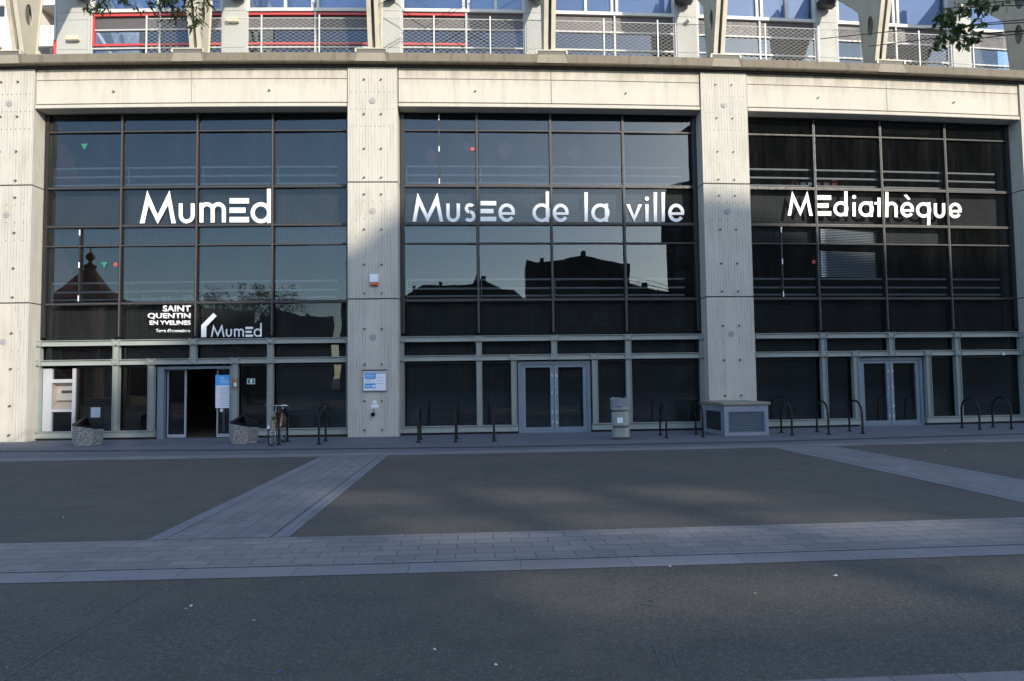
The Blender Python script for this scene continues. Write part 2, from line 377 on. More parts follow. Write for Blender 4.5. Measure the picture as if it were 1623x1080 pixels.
    def build(self, name, mat, parent=None, smooth=False, origin=None):
        me = bpy.data.meshes.new(name); org = Vector((0, 0, 0))
        if parent is not None and self.facade and not parent.get('local'): org = wloc(parent)
        if origin is not None: org = origin
        vs = [(F(*p) if self.facade else Vector(p)) - org for p in self.v]
        me.from_pydata([tuple(p) for p in vs], [], self.f)
        ul = me.uv_layers.new(name='UVMap')
        for i, u in enumerate(self.uv): ul.data[i].uv = u
        bm = bmesh.new(); bm.from_mesh(me)
        bmesh.ops.remove_doubles(bm, verts=bm.verts, dist=1e-5)
        if not getattr(self, 'keep', False): bmesh.ops.recalc_face_normals(bm, faces=bm.faces)
        bm.to_mesh(me); bm.free()
        if smooth:
            for p in me.polygons: p.use_smooth = True
            try: me.set_sharp_from_angle(angle=R_(40))
            except Exception: pass
        me.materials.append(MATS[mat]); o = bpy.data.objects.new(name, me); scene.collection.objects.link(o)
        if parent is not None: o.parent = parent
        elif origin is not None: o.location = origin
        return o
def wloc(o):
    p = Vector(o.location)
    while o.parent: o = o.parent; p = p + Vector(o.location)
    return p
def tag(o, label=None, cat=None, group=None, kind=None):
    for k, v in (('label', label), ('category', cat), ('group', group), ('kind', kind)):
        if v: o[k] = v
    return o
def thing(name, label, cat, loc=(0, 0, 0), rz=0, group=None, local=False):
    o = bpy.data.objects.new(name, None); o.empty_display_size = .2; scene.collection.objects.link(o)
    o.location = loc; o.rotation_euler = (0, 0, rz); tag(o, label, cat, group)
    return o
def fthing(name, label, cat, s, o, z=0, group=None):     # placed square to the facade; local x = along, y = inward
    return thing(name, label, cat, F(s, o, z), s / FR, group)
def copy_tree(o, parent=None):
    c = o.copy(); scene.collection.objects.link(c); c.parent = parent
    for ch in [x for x in bpy.data.objects if x.parent == o]: copy_tree(ch, c)
    return c
def children(o): return [x for x in bpy.data.objects if x.parent == o]

# ================================================================== SETTING
g = MB(False); g.face([(-420, -420, 0), (420, -420, 0), (420, 420, 0), (-420, 420, 0)])
tag(g.build('ground', 'asphalt'), kind='structure')
def sheet(name, s0, s1, o0, o1, mat, z=.004, swap=False):
    b_ = MB(); n = max(1, int((s1 - s0) / .8))
    for i in range(n):
        a = s0 + (s1 - s0) * i / n; c = s0 + (s1 - s0) * (i + 1) / n
        b_.face([(a, o1, z), (c, o1, z), (c, o0, z), (a, o0, z)], [(a, o1), (c, o1), (c, o0), (a, o0)])
    return tag(b_.build(name, mat), kind='structure')
P0 = -1.408; PITCH_B = 10.2245; WB = 2.16
BAY = [-1.408, 8.801, 19.041]
PIL = [-2.19, 8.015, 18.22, 28.46]          # pillar centres
sheet('pavement', -24, 46, -.15, 4.45, 'paving_apron')
sheet('pavement_border', -24, 46, 4.47, 5.08, 'paving_border')
sheet('path', -24, 46, 12.46, 13.55, 'paving_band'); sheet('path_border', -24, 46, 13.57, 13.88, 'paving_border')
sheet('path', -24, 46, 16.08, 17.2, 'paving_band'); sheet('path_border', -24, 46, 17.22, 17.5, 'paving_border')
for c in (-12.4, -2.28, 8.36, 17.88, 28.4):
    sheet('path', c - .50, c + .50, 5.10, 12.44, 'paving_strip')
    sheet('path_border', c - .68, c - .515, 5.10, 12.44, 'paving_kerb'); sheet('path_border', c + .515, c + .68, 5.10, 12.44, 'paving_kerb')
# drainage slot: dark channel across the apron
dr = MB(); pts = [(-20, 2.9), (-6, 2.9), (-.3, 3.0), (5.7, 3.46), (11.5, 3.80), (17.4, 3.83), (24.6, 3.40), (40, 3.0)]
for (a, oa), (c, oc) in zip(pts, pts[1:]):
    k = max(1, int((c - a) / 1.0))
    for i in range(k):
        t, u = i / k, (i + 1) / k; x0, x1 = a + (c - a) * t, a + (c - a) * u; y0, y1 = oa + (oc - oa) * t, oa + (oc - oa) * u
        dr.face([(x0, y0 + .13, .008), (x1, y1 + .13, .008), (x1, y1 - .13, .008), (x0, y0 - .13, .008)])
tag(dr.build('pavement_drain', 'groove'), kind='structure')

# ================================================================== MUSEUM BUILDING
B = thing('museum_building', 'long concrete museum front with dark glass bays between ribbed pillars', 'building', F(13.1, 0, 0)); B['local'] = 0
del B['local']
OUTP = .50
PINZ = [10.13, 9.13, 8.13, 7.30, 6.82, 5.82, 4.82, 4.01, 3.01, 2.02, 1.00, .20]
bolt_me = None
def pin(parent, s, o, z, name='anchor_bolt'):
    global bolt_me
    if bolt_me is None:
        b_ = MB(False); b_.tube([(0, 0, 0), (0, -.012, 0)], .032, 10); b_.tube([(0, -.01, 0), (0, -.075, 0)], .016, 8)
        o_ = b_.build('anchor_bolt', 'bolt_steel', None, True); bolt_me = o_.data; bpy.data.objects.remove(o_)
    ob = bpy.data.objects.new(name, bolt_me); scene.collection.objects.link(ob); ob.parent = parent
    ob.location = F(s, o, z) - wloc(parent); ob.rotation_euler = (0, 0, s / FR)
for pi_, pc in enumerate(PIL):
    hw = .70
    b_ = MB()
    for z0, z1 in ((0, 3.835), (3.865, 7.155), (7.185, 10.50)):      # three cast lengths with open joints
        b_.box(pc - hw, pc + hw, -.35, OUTP, z0, z1, .012)
    p = b_.build('pillar', 'concrete_pillar', B)
    j = MB(); j.box(pc - hw + .02, pc + hw - .02, -.3, OUTP - .02, 3.83, 3.87); j.box(pc - hw + .02, pc + hw - .02, -.3, OUTP - .02, 7.15, 7.19)
    j.build('joint', 'groove', p)
    # smooth centre band of the lowest length, raised a little between two fine seams
    c = MB(); c.box(pc - .2, pc + .16, OUTP - .01, OUTP + .006, .02, 3.83); c.build('smooth_band', 'concrete_lintel', p)
    for z in PINZ:
        for ds in (-.24, .24): pin(p, pc + ds, OUTP, z)
    rv = MB()
    def dots(zs, xs, r=.014):
        for z in zs:
            for x in xs:
                rv.prism([(pc + x + r * math.cos(a * math.pi / 3), z + r * math.sin(a * math.pi / 3)) for a in range(6)], OUTP - .005, OUTP + .007)
    dots((9.776, 9.276, 8.774), [-.585 + .13 * i for i in range(10)])
    dots((6.617, 6.113, 5.605), [-.48, -.24, 0, .24, .48])
    dots((3.03, 2.52, 2.02), [-.45, -.24, .24, .45])
    rvo = rv.build('form_tie_holes', 'bolt_steel', p); p.data.materials.append(MATS['bolt_steel']); bmj = bmesh.new(); bmj.from_mesh(p.data); nf = len(bmj.faces); bmj.from_mesh(rvo.data)
    bmj.faces.ensure_lookup_table()
    for f_ in bmj.faces[nf:]: f_.material_index = 1
    bmj.to_mesh(p.data); bmj.free(); bpy.data.objects.remove(rvo)
    for z in (9.52, 6.35, 2.775):
        b_ = MB(False); b_.tube([(0, 0, 0), (0, -.02, 0)], .088, 24); b_.tube([(0, -.018, 0), (0, -.035, 0)], .03, 12)
        o_ = b_.build('survey_disc', 'disc_steel', p, True); o_.location = F(pc, OUTP, z) - wloc(p); o_.rotation_euler = (0, 0, pc / FR)

# lintels, cornice
SPANS = [(-12.4, PIL[0] - .73)] + [(PIL[i] + .73, PIL[i + 1] - .73) for i in range(3)] + [(PIL[3] + .73, 39.0)]
for (a, c) in SPANS:
    mid = (a + c) / 2
    b_ = MB()
    for (x0, x1) in ((a, mid - .008), (mid + .008, c)):
        b_.box(x0, x1, -.25, .45, 10.19, 10.50, .006); b_.box(x0, x1, -.25, .45, 9.50, 10.175, .008)
    l = b_.build('lintel', 'concrete_lintel', B)
    k = MB(); k.box(a + .02, c - .02, -.2, .42, 9.505, 10.49); k.box(a + .01, c - .01, -.2, .40, 9.46, 9.50); k.build('joint', 'groove', l)
    k = MB(); k.box(a, c, -.25, .49, 9.36, 9.46, .01); k.build('drip_ledge', 'concrete_lintel', l)
    if -2 < a < 25:
        for x in ((a + mid) / 2, (mid + c) / 2): pin(l, x, .45, 9.83)
b_ = MB(); b_.box(-12.4, 39, -.3, .56, 10.50, 10.545); b_.build('shadow_gap', 'groove', B)
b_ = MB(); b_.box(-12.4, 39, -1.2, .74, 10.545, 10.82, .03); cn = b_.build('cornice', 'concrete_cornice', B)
b_ = MB(); b_.box(-12.4, 39, -8, -1.2, 10.4, 10.82); b_.build('terrace_slab', 'concrete_grey', B)
RIBS = [pc for pc in PIL] + [(PIL[i] + PIL[i + 1]) / 2 for i in range(3)]
RIBS.sort()

# ---- curtain walls of the three bays (and dark glass beyond the frame)
ROWS = [9.40, 8.827, 7.192, 6.074, 5.506, 3.849, 2.727, 2.178, .24]
def pane(parent, s0, s1, z0, z1, o, bayc, mat='glass_dark', tilt=.0036, name='window_pane'):
    t = bayc / FR; sc = (s0 + s1) / 2; w_ = (s1 - s0) / 2; h_ = (z1 - z0) / 2
    me = bpy.data.meshes.new('window_pane'); nx, nz_ = max(2, int(w_ * 2 / .12)), max(2, int(h_ * 2 / .12))
    ph = [random.uniform(0, 6.28) for _ in range(6)]; am = random.uniform(.00012, .00042)
    def wv(x, z): return am * (math.sin(4.1 * x + 1.3 * z + ph[0]) + .8 * math.sin(5.7 * z - 1.1 * x + ph[1]) + .35 * math.sin(10 * x + ph[2]) * math.sin(8 * z + ph[3]))
    vs = [(-w_ + 2 * w_ * i / nx, wv(-w_ + 2 * w_ * i / nx, -h_ + 2 * h_ * j / nz_), -h_ + 2 * h_ * j / nz_) for j in range(nz_ + 1) for i in range(nx + 1)]
    me.from_pydata(vs, [], [(j * (nx + 1) + i, j * (nx + 1) + i + 1, (j + 1) * (nx + 1) + i + 1, (j + 1) * (nx + 1) + i) for j in range(nz_) for i in range(nx)])
    for pl_ in me.polygons: pl_.use_smooth = True
    me.materials.append(MATS[mat]); ob = bpy.data.objects.new(name, me); scene.collection.objects.link(ob); ob.parent = parent
    ob.location = F(sc, o, (z0 + z1) / 2) - wloc(parent)
    ob.rotation_euler = (random.uniform(-tilt, tilt) * .5, 0, t + random.uniform(-tilt, tilt)); return ob
def lens_row(b0, r): pass
for bi, b0 in enumerate(BAY):
    b1 = b0 + 4 * WB; bc = (b0 + b1) / 2
    mull = [b0 + WB * i for i in range(5)]
    fr = MB()
    for i, x in enumerate(mull):
        hw = .035 if 0 < i < 4 else .05
        fr.box(x - hw, x + hw, -.10, .05, 2.9, 9.40)
    for z in ROWS[1:6]:
        for i in range(4):
            wd = .04 if z in (ROWS[2], ROWS[3], ROWS[5]) else .02
            fr.box(mull[i] + (.036 if i else .051), mull[i + 1] - (.036 if i < 3 else .051), -.10, .045, z - wd, z + wd)
    fr.box(b0, b1, -.10, .04, 9.32, 9.40)
    # side cheeks between glass and pillars
    fr.box(b0 - .08, b0 - .051, -.3, .03, 0, 9.4); fr.box(b1 + .051, b1 + .08, -.3, .03, 0, 9.4)
    W_ = fr.build('window_frame', 'mullion_dark', B)
    cp = MB()
    for i in (1, 2, 3): cp.box(mull[i] - .011, mull[i] + .011, .05, .062, 2.9, 9.36)
    for z in ROWS[1:6]:
        for i in range(4): cp.box(mull[i] + .05, mull[i + 1] - .05, .046, .054, z - .007, z + .007)
    cp.build('cover_strip', 'mullion_cap', W_)
    for r in range(6):
        for i in range(4):
            pane(W_, mull[i] + .045, mull[i + 1] - .045, ROWS[r + 1] + .02, ROWS[r] - .02, -.03, bc, 'glass_spandrel' if r in (2, 5) else 'glass_dark')
    # thin extra mullion with pale fittings
    ex, zr, iz = [(mull[0] + 1.0, (5.506, 3.849), 0), (mull[0] + 1.06, (9.36, 7.19), 1), (mull[0] + 1.02, (6.074, 3.849), 2)][bi]
    if bi == 0: zr = (6.05, 3.88)
    e = MB(); e.box(ex - .02, ex + .02, -.02, .05, zr[1] + .03, zr[0] - .03); em = e.build('opening_stile', 'mullion_dark', W_)
    for q in (.06, .5, .93):
        zc = zr[1] + (zr[0] - zr[1]) * q; e = MB(); e.box(ex - .015, ex + .015, .051, .065, zc - .08, zc + .08); e.build('hinge', 'rail_metal', em)
    # grid screens behind spandrel rows
    def scr(x0, x1, z0, z1, o=-.22):
        gm = MB(); gm.face([(x0, o, z0), (x1, o, z0), (x1, o, z1), (x0, o, z1)]); gm.build('grid_screen', 'grid_screen', W_)
    for i in range(4):
        scr(mull[i] + .05, mull[i + 1] - .05, 6.10, 7.17); scr(mull[i] + .05, mull[i + 1] - .05, 2.76, 3.82)
        scr(mull[i] + .05, mull[i + 1] - .05, 2.22, 2.70)
        if bi == 0: scr(mull[i] + .05, mull[i + 1] - .05, 5.54, 6.05)
        elif i in (0, 2): scr(mull[i] + .05, mull[i + 1] - .05, 5.54, 6.05)
    # interior: slabs, back wall, ceiling
    it = MB()
    it.box(b0 - .7, b1 + .7, -6.2, -6.0, 0, 9.6)
    it.box(b0 - .9, b0 - .7, -6.0, -.36, 0, 9.6); it.box(b1 + .7, b1 + .9, -6, -.36, 0, 9.6)
    it.build('inner_wall', 'dark_interior', B)
    it = MB(); it.box(b0 - .7, b1 + .7, -6, -.35, 6.15, 6.95); it.box(b0 - .7, b1 + .7, -6, -.35, 2.85, 3.6); it.box(b0 - .7, b1 + .7, -6, -.35, 9.6, 9.8)
    it.build('floor_slab', 'dark_ceiling', B)
    # bars of the guard rails just inside the glass
    for k, zz in enumerate(((7.315, 7.555, 7.813), (3.985, 4.205, 4.464))):
        t_ = fthing('guard_rail', 'three bar guard rail behind the %s window row of the %s glass bay' % (('upper', 'middle')[k], ('left', 'centre', 'right')[bi]), 'railing', bc, -.14, zz[0] - .1, 'guard rails behind the glass'); t_.rotation_euler = (0, 0, 0)
        for z in zz:
            r = MB(); pp = [(x, -.14, z) for x in [b0 + .1 + (b1 - b0 - .45) * i / 12 for i in range(13)]]; r.tube(pp, .030, 6); r.build('rail', 'rail_metal', t_)
        for m_ in mull[:4]:
            r = MB(); r.box(m_ + .08, m_ + .105, -.19, -.165, zz[0] - .12, zz[2] + .04); r.build('rail_post', 'rail_metal', t_)
    # ---------------- steel frame of the lowest storey
    SP = 'steel_pale'
    def hbeam(x0, x1, z, h=.08):
        q = MB(); q.box(x0, x1, .04, .15, z - h + .012, z + h - .02); q.box(x0, x1, .02, .20, z + h - .02, z + h, .006); q.box(x0, x1, .02, .20, z - h, z - h + .012, .003)
        return q.build('steel_beam', SP, B)
    mid = mull[2]; xl, xr = mid - 1.17, mid + 1.17
    bs = [hbeam(b0 - .13, b1 + .13, 2.727), hbeam(b0 - .13, b1 + .13, 2.178)]
    lowb = [(b0 - .13, xl + .1), (xr - .1, b1 + .13)]
    for (x0, x1) in lowb:
        q = MB(); q.box(x0, x1, .03, .15, .085, .225); q.box(x0, x1, .02, .19, .228, .25, .006); q.box(x0, x1, .02, .19, .07, .083); q.build('steel_beam', SP, B)
        q = MB(); q.box(x0, x1, -.05, .12, 0, .068); q.build('base_gap', 'groove', B)
    def post(x, z0, z1):
        q = MB(); q.box(x - .075, x + .075, .045, .14, z0, z1, .008); q.box(x - .08, x - .07, .04, .19, z0, z1); q.box(x + .07, x + .08, .04, .19, z0, z1); q.build('steel_post', SP, B)
        q = MB()
    for x in (b0 - .05, mull[1], mull[3], b1 + .05):
        post(x, .25, 2.098); post(x, 2.258, 2.647)
    post(mid, 2.258, 2.647)
    for x in (xl, xr): post(x, .25, 2.098)
    for z in (2.727, 2.178):
        for x in [b0 - .05, mull[1], mid, mull[3], b1 + .05] + ([xl, xr] if z < 2.5 else []):
            q = MB()
            for dx in (-.105, .092): q.box(x + dx, x + dx + .013, .1, .215, z - .098, z + .095)
            q.box(x - .09, x + .09, .165, .182, z - .066, z + .058); q.box(x - .028, x + .028, .182, .20, z - .05, z + .01)
            q.build('node_plate', SP, bs[0] if z > 2.5 else bs[1])
    # panes of the low storey
    for i in range(4): pane(W_, mull[i] + .02, mull[i + 1] - .02, 2.27, 2.60, -.03, bc)
    cells = [(b0, mull[1]), (mull[1], xl), (xr, mull[3]), (mull[3], b1)]
    for ci, (x0, x1) in enumerate(cells):
        if bi == 0 and ci == 0: x0 = b0 + .98
        pane(W_, x0 + .04, x1 - .04, .24, 2.06, -.03, bc)
        q = MB(); q.face([(x0 + .06, -.22, .26), (x1 - .06, -.22, .26), (x1 - .06, -.22, 2.04), (x0 + .06, -.22, 2.04)])
        if not (bi == 0 and ci in (1, 2)): q.build('grid_screen', 'grid_screen', W_)
        q = MB(); q.box(x0 + .02, x1 - .02, -.07, .03, .2, .26); q.box(x0 + .02, x1 - .02, -.07, .03, 2.03, 2.07)
        q.box(x0 + .0, x0 + .05, -.07, .03, .26, 2.03); q.box(x1 - .05, x1, -.07, .03, .26, 2.03); q.build('sash', 'mullion_dark', W_)
    # ---------------- doors
    dl, drr = xl + .12, xr - .12
    if bi > 0:
        q = MB(); q.box(dl, dl + .10, -.1, .06, 0, 2.06); q.box(drr - .10, drr, -.1, .06, 0, 2.06); q.box(dl + .10, drr - .10, -.1, .06, 1.97, 2.06); q.box(dl + .1, drr - .1, -.12, .08, 0, .03)
        D = q.build('door_frame', 'steel_blue', B)
        for k in (0, 1):
            x0 = dl + .105 if k == 0 else mid + .005; x1 = mid - .005 if k == 0 else drr - .105
            q = MB(); q.box(x0, x0 + .11, -.06, .03, .035, 1.965); q.box(x1 - .11, x1, -.06, .03, .035, 1.965)
            q.box(x0 + .11, x1 - .11, -.06, .03, .035, .16); q.box(x0 + .11, x1 - .11, -.06, .03, 1.88, 1.965); d = q.build('door', 'steel_blue', B)
            pane(d, x0 + .11, x1 - .11, .16, 1.88, -.02, bc)
            q = MB(); q.face([(x0 + .11, -.2, .16), (x1 - .11, -.2, .16), (x1 - .11, -.2, 1.88), (x0 + .11, -.2, 1.88)]); q.build('grid_screen', 'grid_screen', d)
            hx = x1 - .06 if k == 0 else x0 + .06
            for hz in (1.1, .55, 1.6, .25):
                q = MB(); q.box(hx - .03, hx + .03, .03, .05, hz, hz + .09); q.build('lock_plate', 'aluminium', d)
            if k == 1: q = MB(); q.tube([(x0 + .02, .06, .12), (x0 + .02, .06, 1.9)], .010, 8); q.build('handle', 'steel_white', d)
    else:
        q = MB(); q.box(dl, dl + .18, -.1, .05, 0, 2.04); q.box(drr - .07, drr, -.1, .05, 0, 2.04); q.box(dl + .18, drr - .07, -.1, .04, 1.96, 2.04)
        D = q.build('door_frame', 'steel_blue', B)
        for (x0, x1, o) in ((dl + .19, dl + .73, -.16), (drr - .50, drr - .075, -.16)):
            q = MB(); q.box(x0, x0 + .035, o - .03, o + .02, .02, 1.97); q.box(x1 - .045, x1, o - .03, o + .02, .02, 1.97)
            q.box(x0 + .035, x1 - .045, o - .03, o + .02, .02, .11); q.box(x0 + .035, x1 - .045, o - .03, o + .02, 1.93, 1.97)
            d = q.build('sliding_door', 'door_grey', B); pane(d, x0 + .035, x1 - .045, .11, 1.93, o, bc)
        q = MB(); q.box(mid - .25, mid - .17, -2.6, -2.5, 0, 2.6); q.box(mid + .05, mid + .07, -2.6, -2.55, 0, 2.6); q.build('inner_post', 'steel_pale', B)
# bay continuations out of the frame
for (a, c) in ((-12.4, -2.9), (29.2, 39.0)):
    q = MB(); q.box(a, c, -.3, -.02, 0, 9.4); q.build('blank_glazing', 'far_window', B)
    q = MB(); x = a + .3
    while x < c: q.box(x - .045, x + .045, -.02, .05, 0, 9.4); x += WB
    for z in ROWS[1:8]: q.box(a, c, -.02, .045, z - .03, z + .03)
    q.build('outer_frame', 'mullion_dark', B)
q = MB(); q.box(-12.4, 39, -8.4, -6.3, 0, 10.3); q.build('rear_block', 'concrete_grey', B)

# ---------------- decorations seen through the panes
def flat_shape(name, label, cat, poly_px, o, mat, th=.006, group=None, par=None):
    pts = [pix(x, y, o) for x, y in poly_px]; q = MB(); q.prism(pts, o, o + th)
    s_, z_ = pts[0]
    ob = q.build(name, mat, None, origin=F(s_, o, z_)); return tag(ob, label, cat, group)
tri = lambda x, y, w_: [(x - w_, y - w_ * .8), (x + w_, y - w_ * .8), (x, y + w_)]
dia = lambda x, y, w_: [(x - w_, y), (x, y - w_ * 1.3), (x + w_, y), (x, y + w_ * 1.3)]
circ = lambda x, y, r: [(x + r * math.cos(a * math.pi / 8), y + r * math.sin(a * math.pi / 8)) for a in range(16)]
flat_shape('window_sticker', 'green triangle sticker in the top left window', 'sticker', tri(134, 232.5, 5.5), -.024, 'sticker_green')
flat_shape('window_sticker', 'green triangle sticker beside a red dot in the left bay', 'sticker', tri(165.5, 420, 5.5), -.024, 'sticker_green')
flat_shape('window_sticker', 'red dot sticker beside the green triangle in the left bay', 'sticker', circ(183.5, 419.5, 3.4), -.024, 'sticker_red')
flat_shape('window_sticker', 'red dot sticker high in the centre glass bay', 'sticker', circ(749, 236.5, 3.4), -.024, 'sticker_red')
flat_shape('window_sticker', 'red dot sticker on the dark right glass bay', 'sticker', circ(1290, 415.5, 3.2), -.024, 'sticker_red')
for x, y, w_, lb in ((683, 247, 11, 'leftmost dark red paper diamond hanging in the centre bay window'), (740, 233, 8, 'small dark diamond beside the red dot in the centre bay'), (801, 238, 13, 'large dark red paper diamond in the centre bay window'), (912, 243, 12, 'rightmost faint red paper diamond in the centre bay window')):
    flat_shape('paper_diamond', lb, 'window decoration', dia(x, y, w_), -.35, 'diamond_maroon')
# red leaning panels inside the left bay
for (pts, lb) in (([(88, 212), (112, 240), (130, 292), (88, 292)], 'dark red slanted panel inside the upper left window'),
                  ([(84, 395), (100, 392), (112, 420), (128, 474), (84, 474)], 'dark red slanted panel inside the middle left window')):
    flat_shape('red_panel', lb, 'panel', pts, -.5, 'interior_red', .06)
# venetian blind in the right bay
t_ = fthing('venetian_blind', 'blue grey venetian blind half lowered in the dark right glass bay', 'blind', *((lambda a: (a[0], -.12, a[1]))(pix(1344, 400, -.12))))
for (y0, y1) in ((364, 387), (399, 439)):
    sa, za = pix(1297, y0, -.12); sb, zb = pix(1393, y1, -.12); q = MB(); z = za
    q2 = MB(); q2.box(sa, sb, -.20, -.195, zb, za)
    q2.build('backing', 'ink_grey', t_)
    while z > zb:
        q.face([(sa, -.14, z), (sb, -.14, z), (sb, -.10, z - .035), (sa, -.10, z - .035)]); z -= .05
    q.build('slats', 'sign_blue' if 0 else 'rail_metal', t_)
q = MB(); a_ = pix(1396, 206, -.6); c_ = pix(1478, 206, -.6); q.box(a_[0], c_[0], -.75, -.6, a_[1] - .05, a_[1] + .03)
tag(q.build('tube_lamp', 'steel_white', None, origin=F(a_[0], -.6, a_[1])), 'long white ceiling tube lamp behind the top of the right glass bay', 'lamp')

# ================================================================== LETTERING
def lettering(name, label, loc_px, letters, o=.0, th=.012, mat='letter_white', tr=None):
    s_, z_ = pix(*loc_px, o); T = fthing(name, label, 'lettering', s_, o, z_)
    T.rotation_euler = (0, 0, 0)
    for prims in letters:
        q = MB(); jit = 0
        for kind, *a in prims:
            P = []
            if kind == 'bar': x0, y0, x1, y1 = a; P = [[(x0, y0), (x1, y0), (x1, y1), (x0, y1)]]
            elif kind == 'poly': P = [a[0]]
            elif kind == 'ring':
                cx, cy, rx, ry, tk, a0, a1 = a; nn = max(6, int(abs(a1 - a0) / 9))
                for i in range(nn):
                    t, u = R_(a0 + (a1 - a0) * i / nn), R_(a0 + (a1 - a0) * (i + 1) / nn)
                    P.append([(cx + rx * math.cos(t), cy - ry * math.sin(t)), (cx + rx * math.cos(u), cy - ry * math.sin(u)),
                              (cx + (rx - tk) * math.cos(u), cy - (ry - tk) * math.sin(u)), (cx + (rx - tk) * math.cos(t), cy - (ry - tk) * math.sin(t))])
            for pl in P: q.prism([pix(*tr(x, y), o) for x, y in pl], o, o + th + jit)
            jit += .0015
        q.build('letter', mat, T)
    return T
def gM(x0, x1, yt, yb, st):      # splayed capital M
    w_ = x1 - x0; ax = x0 + w_ * .21; bx = x1 - w_ * .175; mx_ = x0 + w_ * .50; h = yb - yt
    return [('poly', [(x0, yb), (ax, yt), (ax + st * .22, yt + h * .0), (ax + st * 1.05, yb - h * .57 + 0), (x0 + st * 1.15, yb)]),
            ('poly', [(ax + st * .0, yt), (ax + st * .22, yt), (mx_, yb - h * .26), (mx_, yb + h * .015), (ax + st * .30, yb - h * .57)]),
            ('poly', [(bx + st * .0, yt), (bx - st * .22, yt), (mx_, yb - h * .26), (mx_, yb + h * .015), (bx - st * .30, yb - h * .57)]),
            ('poly', [(x1, yb), (bx, yt), (bx - st * .22, yt), (bx - st * .95, yb - h * .57), (x1 - st * 1.15, yb)])]
def gu(x0, x1, yt, yb, st):
    r = (x1 - x0) / 2; cy = yb - r
    return [('bar', x0, yt, x0 + st, cy), ('bar', x1 - st, yt, x1, cy), ('ring', (x0 + x1) / 2, cy, r, r + st * .1, st, 180, 360)]
def gm_(x0, x1, yt, yb, st):
    p = (x1 - x0 - st) / 2; r = (p + st) / 2
    return [('bar', x0, yt + st * .15, x0 + st, yb), ('bar', x0 + p, yt + r, x0 + p + st, yb), ('bar', x1 - st, yt + r, x1, yb),
            ('ring', x0 + r, yt + r, r, r, st, 0, 150), ('ring', x1 - r, yt + r, r, r, st, 0, 160)]
def gE(x0, x1, yt, yb, st=None):
    h = yb - yt; b_ = h * .22
    return [('bar', x0, yt, x1, yt + b_), ('bar', x0, yt + h * .5 - b_ / 2, x0 + (x1 - x0) * .82, yt + h * .5 + b_ / 2), ('bar', x0, yb - b_, x1, yb)]
def gd(x0, x1, yt, yb, ya, st):   # ya = ascender top
    r = (yb - yt) / 2; return [('ring', x0 + r, (yt + yb) / 2, r, r * 1.02, st, 0, 360), ('bar', x1 - st, ya, x1, yb)]
def ga(x0, x1, yt, yb, st): return gd(x0, x1, yt, yb, yt, st)
def gq(x0, x1, yt, yb, yd, st):
    r = (yb - yt) / 2; return [('ring', x0 + r, (yt + yb) / 2, r, r * 1.02, st, 0, 360), ('bar', x1 - st, yt, x1, yd)]
def ge(x0, x1, yt, yb, st):
    rx = (x1 - x0) / 2; ry = (yb - yt) / 2; cy = (yt + yb) / 2
    return [('ring', (x0 + x1) / 2, cy, rx, ry, st, 0, 325), ('bar', x0 + st * .6, cy - st * .15, x1 - st * .06, cy + st * .62)]
def gl(x, ya, yb, st): return [('bar', x, ya, x + st, yb)]
def gi(x, yt, yb, yd, st): return [('bar', x, yt, x + st, yb), ('ring', x + st / 2, yd, st * .62, st * .62, st * .6, 0, 360)]
def gv(x0, x1, yt, yb, st):
    m_ = (x0 + x1) / 2; return [('poly', [(x0, yt), (x0 + st * 1.1, yt), (m_ + st * .25, yb - st * 1.2), (m_, yb)]), ('poly', [(x1, yt), (x1 - st * 1.1, yt), (m_ - st * .25, yb - st * 1.2), (m_, yb)])]
def gs(x0, x1, yt, yb, st):
    w_ = x1 - x0; h = yb - yt; r1 = h * .28; r2 = h * .5 + st * .5 - r1 + 0; r2 = (h + st - 2 * r1) / 2
    cx = (x0 + x1) / 2; rx = w_ / 2
    return [('ring', cx + w_ * .02, yt + r1, rx * .86, r1, st, 35, 262), ('ring', cx - w_ * .0, yb - r2, rx * .96, r2, st, -145, 82)]
def gt(x, ya, yb, xc0, xc1, yc, st): return [('bar', x, ya, x + st, yb), ('bar', xc0, yc, xc1, yc + st * .8)]
def gh(x0, x1, ya, yt, yb, st):
    r = (x1 - x0) / 2; return [('bar', x0, ya, x0 + st, yb), ('bar', x1 - st, yt + r, x1, yb), ('ring', x0 + r, yt + r, r, r, st, 0, 165)]

k1 = 6.7625; tr1 = lambda x, y: (210 + x / k1, 290 + y / k1)
lettering('facade_lettering', 'large white letters MumEd on the left glass bay', tr1(80, 430),
          [[('poly', [(80, 435), (160, 82), (183, 140), (272, 345), (398, 82), (465, 435), (420, 435), (384, 238), (272, 442), (174, 238), (130, 435)])],
           gu(498, 668, 222, 432, 41), gm_(720, 1002, 210, 427, 42), gE(1042, 1250, 166, 425), gd(1268, 1486, 212, 432, 65, 43)], tr=tr1)
k2 = 1623 / 460; tr2 = lambda x, y: (640 + x / k2, 295 + y / k2)
S2 = 18.5
lettering('facade_lettering', 'large white letters Musee de la ville on the centre glass bay', tr2(48, 200),
          [[('poly', [(48, 200), (78, 38), (88, 62), (133, 160), (188, 38), (221, 200), (201, 200), (182, 106), (133, 205), (86, 106), (69, 200)])],
           gu(238, 314, 99, 201, S2), gs(335, 402, 97, 202, S2), gE(429, 517, 85, 198), ge(529, 622, 99, 202, S2),
           gd(719, 812, 99, 202, 32, S2), ge(832, 922, 100, 202, S2), gl(1010, 36, 200, S2), ga(1048, 1142, 100, 202, S2),
           gv(1243, 1332, 103, 202, S2), gi(1350, 103, 200, 72, S2), gl(1397, 36, 200, S2), gl(1441, 36, 200, S2), ge(1478, 1568, 100, 202, S2)], tr=tr2)
k3 = 3.837; tr3 = lambda x, y: (1200 + x / k3, 260 + y / k3)
S3 = 19
